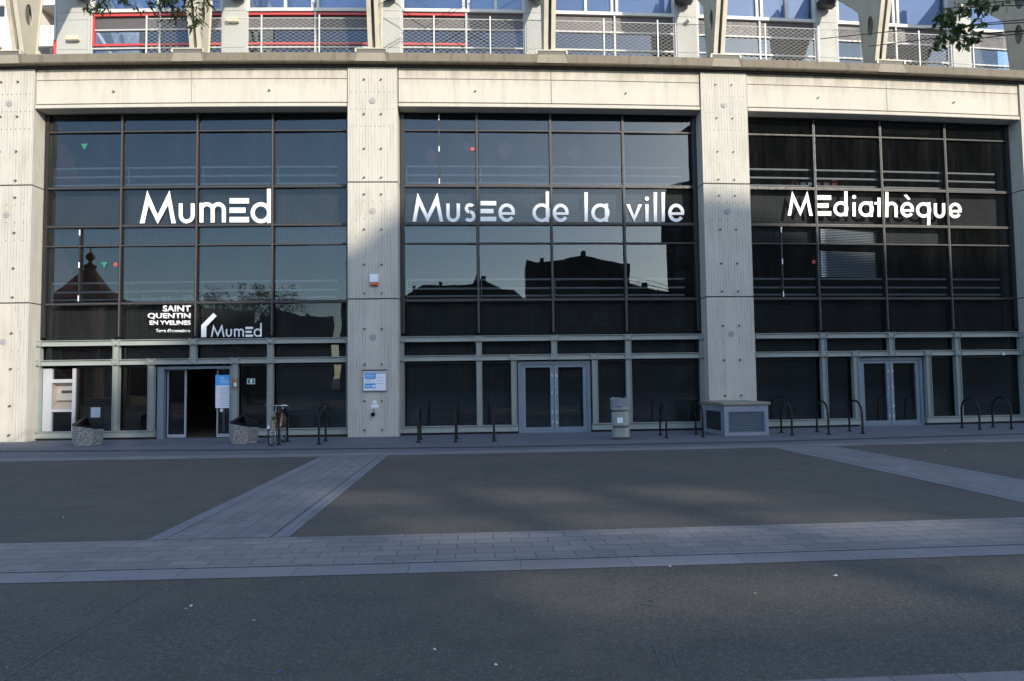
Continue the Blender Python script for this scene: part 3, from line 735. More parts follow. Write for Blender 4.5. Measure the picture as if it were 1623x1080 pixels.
lettering('facade_lettering', 'large white letters Mediatheque on the dark right glass bay', tr3(185, 315),
          [[('poly', [(185, 315), (212, 166), (222, 188), (262, 276), (304, 166), (337, 316), (317, 316), (300, 226), (262, 318), (219, 226), (205, 315)])],
           gE(358, 449, 192, 316), gd(463, 548, 229, 319, 165, S3), gi(579, 235, 320, 202, S3), ga(615, 702, 229, 322, S3),
           gt(731, 206, 323, 712, 768, 233, S3), gh(778, 853, 170, 231, 325, S3), ge(870, 953, 233, 326, S3) + [('poly', [(890, 192), (908, 187), (930, 215), (918, 221)])],
           gq(965, 1052, 235, 327, 374, S3), gu(1073, 1142, 240, 329, S3), ge(1162, 1243, 237, 331, S3)], tr=tr3)
k6 = 1623 / 210; tr6 = lambda x, y: (220 + x / k6, 470 + y / k6)
S6 = 17
T6 = lettering('museum_logo', 'small white MumEd logo with angled roof stroke above the entrance', tr6(765, 500),
          [[('poly', [(766, 500), (766, 355), (915, 205), (955, 240), (828, 375), (828, 500)])],
           [('poly', [(882, 496), (915, 345), (925, 370), (968, 455), (1020, 342), (1052, 496), (1035, 496), (1014, 396), (968, 498), (923, 396), (900, 496)])],
           gu(1068, 1142, 400, 494, S6), gm_(1168, 1288, 396, 494, S6), gE(1308, 1400, 374, 496), gd(1408, 1506, 396, 495, 325, S6)], mat='logo_white', tr=tr6, th=.01)

def text_obj(parent, txt, x0, x1, yb, yt, o, mat, bold=.02, name='lettering', th=.008, fit=True, org=None):
    cu_ = bpy.data.curves.new('t', 'FONT'); cu_.body = txt; cu_.offset = bold; cu_.extrude = .0
    to = bpy.data.objects.new('t', cu_); scene.collection.objects.link(to); bpy.context.view_layer.update()
    me = bpy.data.meshes.new_from_object(to.evaluated_get(bpy.context.evaluated_depsgraph_get())); bpy.data.objects.remove(to)
    xs = [v.co.x for v in me.vertices]; ys = [v.co.y for v in me.vertices]; ax, bx = min(xs), max(xs); ay, by = min(ys), max(ys)
    if fit is not True: ay, by = fit
    org = wloc(parent)
    bm = bmesh.new(); bm.from_mesh(me)
    for v in bm.verts:
        u = (v.co.x - ax) / (bx - ax); t = (v.co.y - ay) / (by - ay)
        s_, z_ = pix(x0 + (x1 - x0) * u, yb + (yt - yb) * t, o); v.co = F(s_, o, z_) - org
    r = bmesh.ops.extrude_face_region(bm, geom=bm.faces[:])
    nv = Vector((0, 1, 0)) * -th
    for v in [g_ for g_ in r['geom'] if isinstance(g_, bmesh.types.BMVert)]: v.co += nv
    bmesh.ops.recalc_face_normals(bm, faces=bm.faces); bm.to_mesh(me); bm.free()
    me.materials.clear(); me.materials.append(MATS[mat]); ob = bpy.data.objects.new(name, me); scene.collection.objects.link(ob); ob.parent = parent
    return ob
s_, z_ = pix(270, 500, .0); T = fthing('town_logo', 'white bold words Saint Quentin en Yvelines Terre d innovations above the entrance', 'lettering', s_, .0, z_); T.rotation_euler = (0, 0, 0)
for txt, a in (('SAINT', (258, 302.5, 494.5, 484.5)), ('QUENTIN', (234, 302, 506.5, 496.5)), ('EN YVELINES', (237, 302, 515.5, 508.3)), ("Terre d'innovations", (247, 301.5, 527, 521.5))):
    text_obj(T, txt, a[0], a[1], a[2], a[3], .0, 'letter_white', .03 if txt[0] != 'T' else .012, name='word', fit=True)

# ================================================================== TERRACE STOREY
UO = -2.6
PIERS = [pix(119, 50, UO)[0], pix(372.5, 45, UO)[0], pix(617.5, 45, UO)[0], pix(850, 45, UO)[0], pix(1087, 50, UO)[0], pix(1309, 50, UO)[0], pix(1519, 60, UO)[0]]
dd = (PIERS[-1] - PIERS[0]) / 6
PIERS.append(PIERS[-1] + dd)
zt = lambda y: pix(600, y, UO)[1]
ZB = dict(sill=zt(19), sp0=zt(23), mid=zt(46), red=zt(70), low=zt(75), base=10.8)
for i, pc in enumerate(PIERS):
    q = MB(); hw = .50 if i == 0 else .35
    zz = 10.82
    for z1 in (zt(78), zt(31.5), zt(20), 17.5):
        q.box(pc - hw, pc + hw, UO - .3, UO + .12, zz, z1 - .012); zz = z1
    pr = q.build('pier', 'pier_panel', B)
    q = MB(); q.box(pc - hw - .05, pc - hw, UO - .2, UO + .09, 10.82, 17.5); q.box(pc + hw, pc + hw + .05, UO - .2, UO + .09, 10.82, 17.5); q.box(pc - hw + .03, pc + hw - .03, UO - .25, UO + .10, 10.83, 17.4); q.build('edge_trim', 'frame_grey', pr)
for i in range(len(PIERS) - 1):
    a = PIERS[i] + (.55 if i == 0 else .40); c = PIERS[i + 1] - .40; md = (a + c) / 2 + .1; ctr = (a + c) / 2
    q = MB()
    for x in (a + .02, md, c - .02): q.box(x - .03, x + .03, UO - .1, UO + .02, 10.82, ZB['sill'] - .001)
    for z in (ZB['mid'], ZB['low']): 
        for (x0, x1) in ((a + .05, md - .03), (md + .03, c - .05)): q.box(x0, x1, UO - .1, UO + .015, z - .025, z + .025)
    Wf = q.build('terrace_window', 'frame_grey', B)
    q = MB()
    zs = ZB['sill']; ztop = 16.5
    q.box(a, c, UO - .12, UO + .05, zs, zs + .11)
    for (x0, x1) in ((a, md - .04), (md + .04, c)):
        q.box(x0, x0 + .09, UO - .1, UO + .035, zs + .11, ztop); q.box(x1 - .09, x1, UO - .1, UO + .035, zs + .11, ztop)
    xx = md - 1.0 if i % 2 else md + 1.0
    q.box(xx - .045, xx + .045, UO - .1, UO + .034, zs + .111, ztop); q.box(a, c, UO - .1, UO + .05, ztop, ztop + .1)
    q.build('window_casing', 'frame_white', Wf)
    for (x0, x1) in ((a + .05, md - .03), (md + .03, c - .05)):
        pane(Wf, x0, x1, zs + .1, ztop, UO - .04, ctr, 'glass_blue', .004)
        pane(Wf, x0, x1, ZB['low'] + .02, ZB['mid'] - .02, UO - .04, ctr, 'glass_blue', .004)
        pane(Wf, x0, x1, 10.84, ZB['low'] - .02, UO - .04, ctr, 'glass_blue', .004)
    q = MB(); q.box(a + .05, c - .05, UO - .09, UO - .05, ZB['mid'] + .02, zs); q.build('spandrel', 'spandrel_grey', Wf)
    q = MB(); q.face([(a, UO - .30, zs), (c, UO - .30, zs), (c, UO - .30, 17), (a, UO - .30, 17)]); q.build('roller_blind', 'blind_blue', Wf)
    q = MB(); q.box(a - .4, c + .4, UO - 3.6, UO - 3.5, 10.82, 17.4); q.build('room_wall', 'room_grey', Wf)
    if i < 3:
        q = MB(); e = c if i < 2 else md - .05
        for (x0, x1) in (((a + .06, md - .035), (md + .035, c - .06)) if i < 2 else ((a + .06, md - .035),)):
            q.box(x0, x1, UO - .03, UO + .04, ZB['red'] - .035, ZB['red'] + .035); q.box(x0, x1, UO - .03, UO + .04, ZB['sp0'] - .04, ZB['sp0'] + .03)
        if i == 0: q.box(a + .06, a + .13, UO - .03, UO + .04, ZB['red'] + .035, ZB['sp0'] - .04)
        q.build('red_trim', 'red_trim', Wf)
q = MB(); q.box(PIERS[0] - .5, 39, UO - 3.6, UO + .3, 17.5, 18.3); q.build('upper_wall', 'pier_panel', B)
q = MB(); q.box(PIERS[-1] + .42, 39, UO - .4, UO, 10.82, 17.5); q.build('upper_wall', 'pier_panel', B)
# blue-white-red corner pipe at the left end
q = MB(); q.tube([(PIERS[0] - .62, UO + .05, 10.82), (PIERS[0] - .62, UO + .05, 17)], .05, 10); pp = q.build('rain_pipe', 'frame_white', B)
q = MB(); q.tube([(PIERS[0] - .62, UO + .05, 10.83), (PIERS[0] - .62, UO + .05, pix(92, 77, UO)[1] + .25)], .062, 10); q.build('pipe_shoe', 'red_trim', pp)

# steel ribs
def arc(p0, p1, p2, n=8):
    return [((1 - t) ** 2 * p0[0] + 2 * t * (1 - t) * p1[0] + t * t * p2[0], (1 - t) ** 2 * p0[1] + 2 * t * (1 - t) * p1[1] + t * t * p2[1]) for t in [i / n for i in range(n + 1)]]
front = [(.16, 10.95), (.28, 11.5), (.48, 12.3), (.85, 13.8), (1.3, 16.0)]
low = [(-.30, 10.95), (-.36, 11.6), (-.43, 12.4), (-.50, 13.05)] + arc((-.50, 13.05), (-1.25, 13.85), (-2.48, 14.85))[1:]
up = [(-2.48, 15.6)] + arc((-2.48, 15.6), (-1.2, 14.95), (-.2, 14.75))[1:] + [(.45, 16.0)]
outline = front + up[::-1] + low[::-1]
def rib_curve():
    cu_ = bpy.data.curves.new('r', 'CURVE'); cu_.dimensions = '2D'; cu_.fill_mode = 'BOTH'; cu_.extrude = .013
    def spl(pts):
        s_ = cu_.splines.new('POLY'); s_.points.add(len(pts) - 1); s_.use_cyclic_u = True
        for p, q_ in zip(s_.points, pts): p.co = (q_[0], q_[1], 0, 1)
    spl(outline)
    spl([(-.02 + .15 * math.cos(a), 12.36 + .32 * math.sin(a)) for a in [2 * math.pi * i / 20 for i in range(20)]])
    spl([(.10 + .2 * math.cos(a), 13.5 + .36 * math.sin(a)) for a in [2 * math.pi * i / 20 for i in range(20)]])
    for k in range(5):
        t = (k + .6) / 5.4; lx = [(1 - t) ** 2 * -.50 + 2 * t * (1 - t) * -1.25 + t * t * -2.48, (1 - t) ** 2 * 13.05 + 2 * t * (1 - t) * 13.85 + t * t * 14.85]
        ux = [(1 - t) ** 2 * -.2 + 2 * t * (1 - t) * -1.2 + t * t * -2.48, (1 - t) ** 2 * 14.75 + 2 * t * (1 - t) * 14.95 + t * t * 15.6]
        cx, cz = lx[0] * .5 + ux[0] * .5, lx[1] * .5 + ux[1] * .5; r = .14 + .04 * (1 - t)
        spl([(cx + r * math.cos(a), cz + r * math.sin(a)) for a in [2 * math.pi * i / 16 for i in range(16)]])
    to = bpy.data.objects.new('r', cu_); scene.collection.objects.link(to); bpy.context.view_layer.update()
    me = bpy.data.meshes.new_from_object(to.evaluated_get(bpy.context.evaluated_depsgraph_get())); bpy.data.objects.remove(to); me.name = 'rib_web'
    for v in me.vertices: v.co = Vector((v.co.z, -v.co.x, v.co.y))   # local x along, y inward
    me.materials.clear(); me.materials.append(MATS['rib_paint']); return me
web = rib_curve()
def strip(pts, w0, w1, th):     # flange following a profile edge
    q = MB(False)
    for (a, c) in zip(pts, pts[1:]):
        d = Vector((c[0] - a[0], c[1] - a[1])).normalized(); nn = Vector((-d.y, d.x)) * th
        A = [(w0, -a[0], a[1]), (w1, -a[0], a[1]), (w1, -c[0], c[1]), (w0, -c[0], c[1])]
        Bq = [(w0, -(a[0] + nn.x), a[1] + nn.y), (w1, -(a[0] + nn.x), a[1] + nn.y), (w1, -(c[0] + nn.x), c[1] + nn.y), (w0, -(c[0] + nn.x), c[1] + nn.y)]
        q.face(A); q.face(Bq[::-1])
        for i in range(4): q.face([A[i], Bq[i], Bq[(i + 1) % 4], A[(i + 1) % 4]])
    return q
fl_front = []; 
for k, dx in enumerate((-.12, .12)):
    pass
rib0 = bpy.data.objects.new('steel_rib', web); scene.collection.objects.link(rib0); rib0.parent = B
def rib_part(q, mat, name='flange'):
    o_ = q.build(name, mat, rib0); return o_
w2 = bpy.data.objects.new('web', web); scene.collection.objects.link(w2); w2.parent = rib0; w2.location = (.20, 0, 0)
rib_part(strip(front, -.07, .055, -.02), 'rib_paint'); rib_part(strip(front, .145, .27, -.02), 'rib_paint')
rib_part(strip(low, -.06, .06, .02), 'rib_paint'); rib_part(strip(low, .14, .26, .02), 'rib_paint')
rib_part(strip(up, -.06, .06, .02), 'rib_paint'); rib_part(strip(up, .14, .26, .02), 'rib_paint')
q = MB(False); q.box(.02, .18, -.16, .06, 10.95, 16); rib_part(q, 'rib_dark', 'spacer')
q = MB(False); q.box(-.18, .38, -.30, .18, 10.90, 10.95); rib_part(q, 'rib_paint', 'base_plate')
q = MB(False); q.box(-.34, .54, -.72, -.3, 10.925, 10.955); q.box(-.36, -.31, -.73, -.6, 10.825, 10.924); q.box(.51, .56, -.73, -.6, 10.825, 10.924); rib_part(q, 'rib_paint', 'edge_bracket')
q = MB(False); q.box(-.30, .50, -.70, -.60, 10.825, 10.92); rib_part(q, 'rib_dark', 'bracket_shade')  # dark block standing in for the shade under the edge bracket
for i, rs in enumerate(RIBS):
    r = rib0 if i == 0 else copy_tree(rib0, B)
    r.location = F(rs - .10, 0, 0) - wloc(B); r.rotation_euler = (0, 0, rs / FR)
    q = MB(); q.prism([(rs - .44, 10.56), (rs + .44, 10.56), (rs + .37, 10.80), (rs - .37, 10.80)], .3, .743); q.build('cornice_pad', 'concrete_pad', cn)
# cross bracing rods above the frame between the third and fourth ribs
for i in (2,):
    a, c = RIBS[i] , RIBS[i + 1]
    for off in (0, -.9):
        for (z0, z1) in ((12.9, 15.9), (15.9, 12.9)):
            q = MB(); q.tube([(a + .1 , .5 + off, z0), (c - .1, .5 + off, z1)], .018, 6); q.build('bracing_rod', 'rib_paint', B)

# terrace railing with diamond mesh
rl = fthing('terrace_railing', 'pale steel railing with diamond mesh panels along the roof terrace', 'railing', 13, -.75, 10.82); rl.rotation_euler = (0, 0, 0)
RO = -.75
zrt = pix(600, 31, RO)[1]; zrb = 10.88
xs = [pix(x, 50, RO)[0] for x in (233, 415, 506.5, 688, 777, 957, 1042, 1212, 1296, 1455, 1540)]
x = xs[0]; allx = [xs[0] - 2.7 * 1, xs[0]]; allx = [xs[0]]
posts = [xs[0] - 3.1] + xs + [xs[-1] + 3.0, xs[-1] + 6.0]
for i, x in enumerate(posts[1:]):
    q = MB(); q.box(x - .02, x + .02, RO + .0, RO + .04, 10.82, zrt + .12); q.build('post', 'frame_white', rl)
for i in range(1, len(posts) - 1):
    q = MB(); s0, s1 = posts[i] + .05, posts[i + 1] - .05; n_ = 4
    for k in range(n_):
        a, c = s0 + (s1 - s0) * k / n_, s0 + (s1 - s0) * (k + 1) / n_
        q.face([(a, RO + .02, 11.0), (c, RO + .02, 11.0), (c, RO + .02, zrt), (a, RO + .02, zrt)])
    q.build('mesh_panel', 'expanded_metal', rl)
q = MB(); sps = [posts[1] + (posts[-1] - posts[1]) * k / 40 for k in range(41)]
q.tube([(x, RO + .02, zrt + .02) for x in sps], .012, 6); q.build('top_wire', 'frame_white', rl)

# lamps on the piers
for j, (x, y, lb) in enumerate(((118, 63, 'cream box lamp on the wide left end pier of the terrace'), (370, 34, 'cream box lamp on the second grey pier of the terrace'))):
    s_, z_ = pix(x, y, UO + .12); t_ = fthing('wall_lamp', lb, 'lamp', s_, UO + .12, z_)
    q = MB(False); q.box(-.2, .2, -.14, 0, -.06, .07); q.build('housing', 'lamp_cream', t_)
    q = MB(False); q.box(-.17, .17, -.12, -.01, -.075, -.06); q.build('diffuser', 'frame_white', t_)
s_, z_ = pix(1088, 37, UO + .12); t_ = fthing('wall_lamp', 'small round white lamp on the pier right of the centre bay', 'lamp', s_, UO + .12, z_)
q = MB(False); q.tube([(0, 0, 0), (0, -.1, .02)], .06, 12); q.build('housing', 'frame_white', t_)
q = MB(False); q.tube([(0, -.1, .02), (0.05, -.16, .03)], .07, 12); q.build('shade', 'lamp_cream', t_)
for j, (x, y, lb) in enumerate(((128, -6, 'black floodlight above the left end pier'), (374, -6, 'black floodlight above the second grey pier'), (615, -6, 'black floodlight above the pier over the second pillar'), (850, -5, 'black floodlight above the middle pier'), (1083, 3, 'black floodlight on the pier right of the centre bay'), (1308, 10, 'black floodlight on the pier over the right bay'))):
    s_, z_ = pix(x, y, UO + .3); t_ = fthing('floodlight', lb, 'floodlight', s_, UO + .12, z_, 'floodlights on the terrace piers')
    q = MB(False); q.prism([(-.30, .12), (.30, .12), (.27, -.08), (-.27, -.08)], -.42, -.12); q.build('housing', 'lamp_black', t_)
    q = MB(False); q.box(-.05, .05, -.12, 0, -.03, .08); q.build('arm', 'lamp_black', t_)

# white apartment block past the left end
HO = -4.5
WBk = thing('apartment_building', 'white rendered apartment block with stacked balconies beyond the left end of the terrace', 'building', F(-12, HO, 0))
hx = lambda x: pix(x, 40, HO)[0]
hz = lambda y: pix(60, y, HO)[1]
q = MB(); q.box(hx(-260), hx(61), HO - 8, HO, 0, 22); q.box(hx(61), hx(97), HO - 8, HO - 1.2, 0, 22); q.build('wall', 'white_render', WBk)
q = MB()
for x in (34 - 4, ): q.box(hx(-200), hx(60), HO + .001, HO + .006, hz(8) - .01, hz(8) + .01)
q.box(hx(-200), hx(60), HO + .001, HO + .006, hz(32) - .008, hz(32) + .008); q.build('joint', 'frame_grey', WBk)
for dz in (-3, 0, 3):
    q = MB(); q.box(hx(61), hx(92), HO - 1.2, HO + .1, hz(11) + dz, hz(-2) + dz); q.box(hx(61), hx(92), HO + .0, HO + .12, hz(76) + dz, hz(64) + dz); bl = q.build('balcony', 'white_render', WBk)
    q = MB(); q.box(hx(61), hx(92), HO - 1.15, HO - .9, hz(76) + dz, hz(11) + dz); q.build('balcony_wall', 'beige_render', bl)
    q = MB()
    for r in range(4):
        for k in range(3):
            cx = hx(61) + (hx(92) - hx(61)) * (k + .5) / 3; cz = hz(46 + r * 4.4) + dz
            q.prism([(cx - .1, cz + .035), (cx + .1, cz + .035), (cx + .07, cz - .015), (cx, cz - .03), (cx - .07, cz - .015)], HO + .02, HO + .05)
        q.box(hx(61), hx(92), HO + .02, HO + .045, hz(44 + r * 4.4) + dz, hz(42 + r * 4.4) + dz)
    q.box(hx(61), hx(92), HO + .0, HO + .02, hz(64) + dz, hz(57) + dz); q.build('pierced_screen', 'white_render', bl)
    sa, sb = hx(-40), hx(7); q = MB(); q.box(sa, sb, HO - .1, HO + .03, hz(25) + dz, hz(9) + dz); w_ = q.build('window', 'far_window', WBk)
    q = MB(); q.box(sa, sb, HO + .03, HO + .05, hz(10.5) + dz, hz(8) + dz); q.build('window_frame', 'brass_box', w_)
q = MB(); q.box(hx(-60), hx(6), HO + .0, HO + .9, hz(75), hz(50)); q.build('balcony', 'white_render', WBk)
q = MB(); q.tube([(hx(10), HO + .5, 8), (hx(10), HO + .5, hz(27))], .05, 8); q.tube([(hx(9), HO + .5, hz(28)), (hx(-30), HO + 1, hz(5))], .03, 6); q.build('awning_frame', 'frame_white', WBk)

# ================================================================== SMALL THINGS ON THE FACADE
def box_px(q, x0, y0, x1, y1, oa, ob, bev=0, ref=None):
    o_ = ob if ref is None else ref
    a = pix(x0, (y0 + y1) / 2, o_); c = pix(x1, (y0 + y1) / 2, o_); zt_ = pix((x0 + x1) / 2, y0, o_)[1]; zb_ = pix((x0 + x1) / 2, y1, o_)[1]
    q.box(a[0], c[0], oa, ob, zb_, zt_, bev)
def ft(name, label, cat, x, y, o, group=None):
    s_, z_ = pix(x, y, o); t_ = fthing(name, label, cat, s_, o, z_, group); t_.rotation_euler = (0, 0, 0); return t_
PF = OUTP
# siren box
t_ = ft('alarm_box', 'white alarm box with red lower lens halfway up the second pillar', 'alarm', 592, 443, PF)
q = MB(); box_px(q, 586, 435, 599, 448, PF, PF + .12, .02); q.build('cover', 'paper_white', t_)
q = MB(); box_px(q, 586.5, 448, 598.5, 452.5, PF, PF + .11, .02); q.build('lens', 'plastic_red', t_)
# notice board
t_ = ft('notice_board', 'white glazed notice case with blue posters on the second pillar', 'notice board', 594, 604, PF)
q = MB(); box_px(q, 575, 588, 613, 621, PF, PF + .07, .02); cs = q.build('case', 'steel_white', t_)
q = MB(); box_px(q, 577, 593, 611, 619, PF + .071, PF + .075); q.build('back_sheet', 'paper_white', t_)
for k, (x0, y0, x1, y1, mt) in enumerate(((578.3, 592.5, 595.5, 601, 'sign_blue'), (578.3, 608, 595.5, 615.5, 'sign_blue'), (590, 610.5, 595, 614, 'paper_white'))):
    q = MB(); box_px(q, x0, y0, x1, y1, PF + .075, PF + .079 + k * .002); ps = q.build('poster', mt, t_)
for k, y in enumerate((595, 597.5, 611, 613)):
    q = MB(); box_px(q, 580, y, 593 if k < 2 else 588, y + .8, PF + .079, PF + .083); q.build('text_line', 'paper_white', t_)
for (x0, x1, y) in ((579, 588, 603.5), (579, 590, 605.5), (597, 609, 598), (597, 607, 603), (597, 609, 608)):
    q = MB(); box_px(q, x0, y, x1, y + .6, PF + .075, PF + .077); q.build('text_line', 'ink_grey', t_)
q = MB(); q.tube([(pix(594, 604, PF)[0] - .34, PF + .02, pix(594, 589, PF)[1] + .03), (pix(594, 604, PF)[0] + .34, PF + .02, pix(594, 589, PF)[1] + .03)], .02, 8); q.build('hinge_bar', 'black_plastic', cs)
# standpipe valve with plates
t_ = ft('dry_riser_valve', 'black dry riser outlet under two small white plates low on the second pillar', 'valve', 592, 655, PF)
q = MB(); c_ = pix(594, 637.5, PF); q.prism([(c_[0] + .065 * math.cos(a), c_[1] + .045 * math.sin(a)) for a in [i * math.pi / 8 for i in range(16)]], PF, PF + .012); q.build('round_plate', 'paper_white', t_)
q = MB(); box_px(q, 588.5, 641, 600, 646.5, PF, PF + .012); q.build('plate', 'paper_white', t_)
q = MB(); c_ = pix(592, 656, PF); q.tube([(c_[0], PF, c_[1]), (c_[0], PF + .09, c_[1] - .01)], .045, 14); q.tube([(c_[0], PF + .09, c_[1] - .01), (c_[0], PF + .15, c_[1] - .02)], .055, 14); q.build('outlet', 'black_plastic', t_, True)
q = MB(); c_ = pix(593, 650, PF); q.tube([(c_[0], PF, c_[1]), (c_[0], PF + .06, c_[1])], .02, 8); q.build('pin', 'chrome', t_)

# book return machine left of the entrance
t_ = ft('return_machine', 'metal book return hatch in a white frame beside the left pillar', 'book return', 100, 685, .1)
b0 = BAY[0]
q = MB(); zz = .26
q.box(b0 + .05, b0 + .30, -.05, .06, .26, 2.02); q.box(b0 + .88, b0 + .97, -.05, .06, .26, 2.02)
for z0, z1 in ((1.62, 1.72), (.80, .87)): q.box(b0 + .30, b0 + .88, -.05, .055, z0, z1)
q.build('frame', 'steel_white', t_)
pane(t_, b0 + .3, b0 + .88, 1.72, 2.02, -.01, 2.9); pane(t_, b0 + .3, b0 + .88, .26, .80, -.01, 2.9)
q = MB(); x0, x1 = b0 + .30, b0 + .88
q.face([(x0, .05, 1.62), (x1, .05, 1.62), (x1 - .03, -.14, 1.54), (x0 + .03, -.14, 1.54)]); q.face([(x0 + .03, -.14, 1.54), (x1 - .03, -.14, 1.54), (x1 - .03, -.10, 1.12), (x0 + .03, -.10, 1.12)])
q.face([(x0 + .03, -.10, 1.12), (x1 - .03, -.10, 1.12), (x1 - .03, -.2, 1.08), (x0 + .03, -.2, 1.08)]); q.face([(x0 + .03, -.2, 1.08), (x1 - .03, -.2, 1.08), (x1, .05, .87), (x0, .05, .87)])
for sgn, x in ((1, x0), (-1, x1)): q.face([(x, .05, 1.62), (x + sgn * .03, -.14, 1.54), (x + sgn * .03, -.10, 1.12), (x + sgn * .03, -.2, 1.08), (x, .05, .87)])
q.build('recess', 'return_panel', t_)
q = MB(); q.box(x0 + .18, x1 - .11, -.12, -.095, 1.33, 1.40); q.build('slot', 'lamp_black', t_)
q = MB(); q.box(x0 + .28, x1 - .15, -.11, -.096, 1.27, 1.28); q.build('text_line', 'ink_grey', t_)
# loudspeaker sheet seen beside it: plain pale sheet on the glass
# entrance panel with opening hours
t_ = ft('information_panel', 'tall blue and white opening hours panel on the open entrance door', 'sign', 355, 660, -.12)
O_ = -.10
q = MB(); box_px(q, 341.5, 611, 368, 647, O_, O_ + .012); q.build('white_part', 'paper_white', t_)
q = MB(); box_px(q, 341.5, 594.5, 368, 611, O_, O_ + .012); q.build('blue_part', 'sign_cyan', t_)
for k, y in enumerate((615, 618.5, 622, 625.5, 629, 632.5, 636, 639.5, 643)):
    q = MB(); box_px(q, 349, y, 364 - (k * 37 % 3), y + .8, O_ + .012, O_ + .015); q.build('text_line', 'ink_grey', t_)
for (x0, x1, y) in ((348, 354, 598), (350, 357, 600), (348, 362, 603.5), (350, 364, 606.5)):
    q = MB(); box_px(q, x0, y, x1, y + .9, O_ + .012, O_ + .015); q.build('text_line', 'paper_white', t_)
q = MB(); c_ = pix(351.5, 650.5, O_); q.prism([(c_[0] + .05 * math.cos(a), c_[1] + .05 * math.sin(a)) for a in [i * math.pi / 8 for i in range(16)]], O_, O_ + .008); q.build('round_sticker', 'paper_white', t_)
q = MB(); q.box(c_[0] - .012, c_[0] + .03, O_ + .008, O_ + .01, c_[1] - .008, c_[1] + .008); q.build('tick', 'black_plastic', t_)
# intercom
t_ = ft('intercom', 'small bronze intercom box on the steel post right of the entrance', 'intercom', 372.5, 607, .15)
q = MB(); box_px(q, 369.5, 600, 376, 615, .15, .22, .01); q.build('housing', 'brass_box', t_)
q = MB(); box_px(q, 371, 607, 374.5, 612.5, .221, .228); q.build('label_plate', 'paper_white', t_)
q = MB(); box_px(q, 371, 602, 374.5, 605.5, .221, .228); q.build('grille', 'plastic_red', t_)
# green exit sign
t_ = ft('emergency_sign', 'green emergency exit sign behind the glass right of the entrance', 'sign', 397, 604.5, .0)
q = MB(); box_px(q, 391.5, 600.5, 404, 609, -.02, -.012); q.build('border', 'paper_white', t_)
q = MB(); box_px(q, 392.3, 601.3, 403.2, 608.2, -.012, -.009); q.build('field', 'sticker_green', t_)
q = MB(); q.prism([pix(396, 607, -.005), pix(396.8, 604, -.005), pix(396, 602.6, -.005), pix(398.5, 602.2, -.005), pix(400.6, 603.2, -.005), pix(399, 604.8, -.005), pix(399.6, 607.2, -.005)], -.009, -.006); q.build('pictogram', 'paper_white', t_)
# pale sheet low in the left bay, white camera on the lintel beam
q = MB(); box_px(q, 144, 646, 159, 662, -.02, -.012); tag(q.build('paper_notice', 'ink_grey', None, origin=F(*((lambda a: (a[0], -.02, a[1]))(pix(151, 654, -.02))))), 'grey paper notice inside the glass above the left stone bin', 'notice')
t_ = ft('security_camera', 'small white dome camera under the steel beam at the right end', 'camera', 1590, 563, .2)
q = MB(); c_ = pix(1590, 562, .2); q.tube([(c_[0], .12, c_[1] + .05), (c_[0], .2, c_[1] + .03)], .03, 10); q.build('bracket', 'steel_white', t_)
q = MB(); q.tube([(c_[0], .2, c_[1] + .04), (c_[0], .21, c_[1] - .03)], .045, 12, .03); q.build('dome', 'paper_white', t_, True)

# ================================================================== THINGS ON THE PAVEMENT
# bike racks
def make_rack():
    t_ = thing('bike_rack', 'x', 'bike rack')
    q = MB(False); pts = [(0, -.42, 0), (0, -.42, .50)] + [(0, -.42 * math.cos(a), .50 + .36 * math.sin(a)) for a in [math.pi * i / 14 for i in range(1, 14)]] + [(0, .42, .50), (0, .42, 0)]
    q.tube(pts, .027, 12); q.build('hoop', 'black_paint', t_, True)
    for y in (-.42, .42):
        q = MB(False); q.lathe([(.075, 0.004), (.075, .014), (.04, .02), (.036, .05)], 0, y, 16); q.build('base_plate', 'black_paint', t_, True)
    return t_
rack = make_rack()
racks = [(6.0, 'black hoop rack the orange bicycle leans on', 0), (6.98, 'black hoop rack between the bicycle and the second pillar', 0), (9.42, 'black hoop rack just right of the second pillar', 0),
         (10.35, 'black hoop rack second of three left of the centre doors', 0), (11.31, 'black hoop rack nearest the centre doors on their left', 0), (15.70, 'black hoop rack right of the striped metal bin', 0),
         (16.66, 'black hoop rack beside the concrete vent box, on its left', 0), (19.02, 'black hoop rack just right of the concrete vent box', 0), (20.02, 'black hoop rack second to the right of the vent box', 0),
         (20.95, 'black hoop rack nearest the right doors on their left', 0), (24.47, 'black hoop rack right of the right doors', 0), (25.42, 'black hoop rack furthest right of all', 0)]
for i, (s_, lb, dz) in enumerate(racks):
    r = rack if i == 0 else copy_tree(rack)
    o_ = 2.0 if s_ < 22 else 1.76
    r.location = F(s_, o_, .004); r.rotation_euler = (0, 0, (-.0 if s_ > 22 else max(-.07, .09 - (s_ - 6) * .012)) + random.uniform(-.02, .02)); r.scale = (1, .88 if s_ > 22 else 1, 1); tag(r, lb, 'bike rack', 'black hoop bike racks along the museum front')

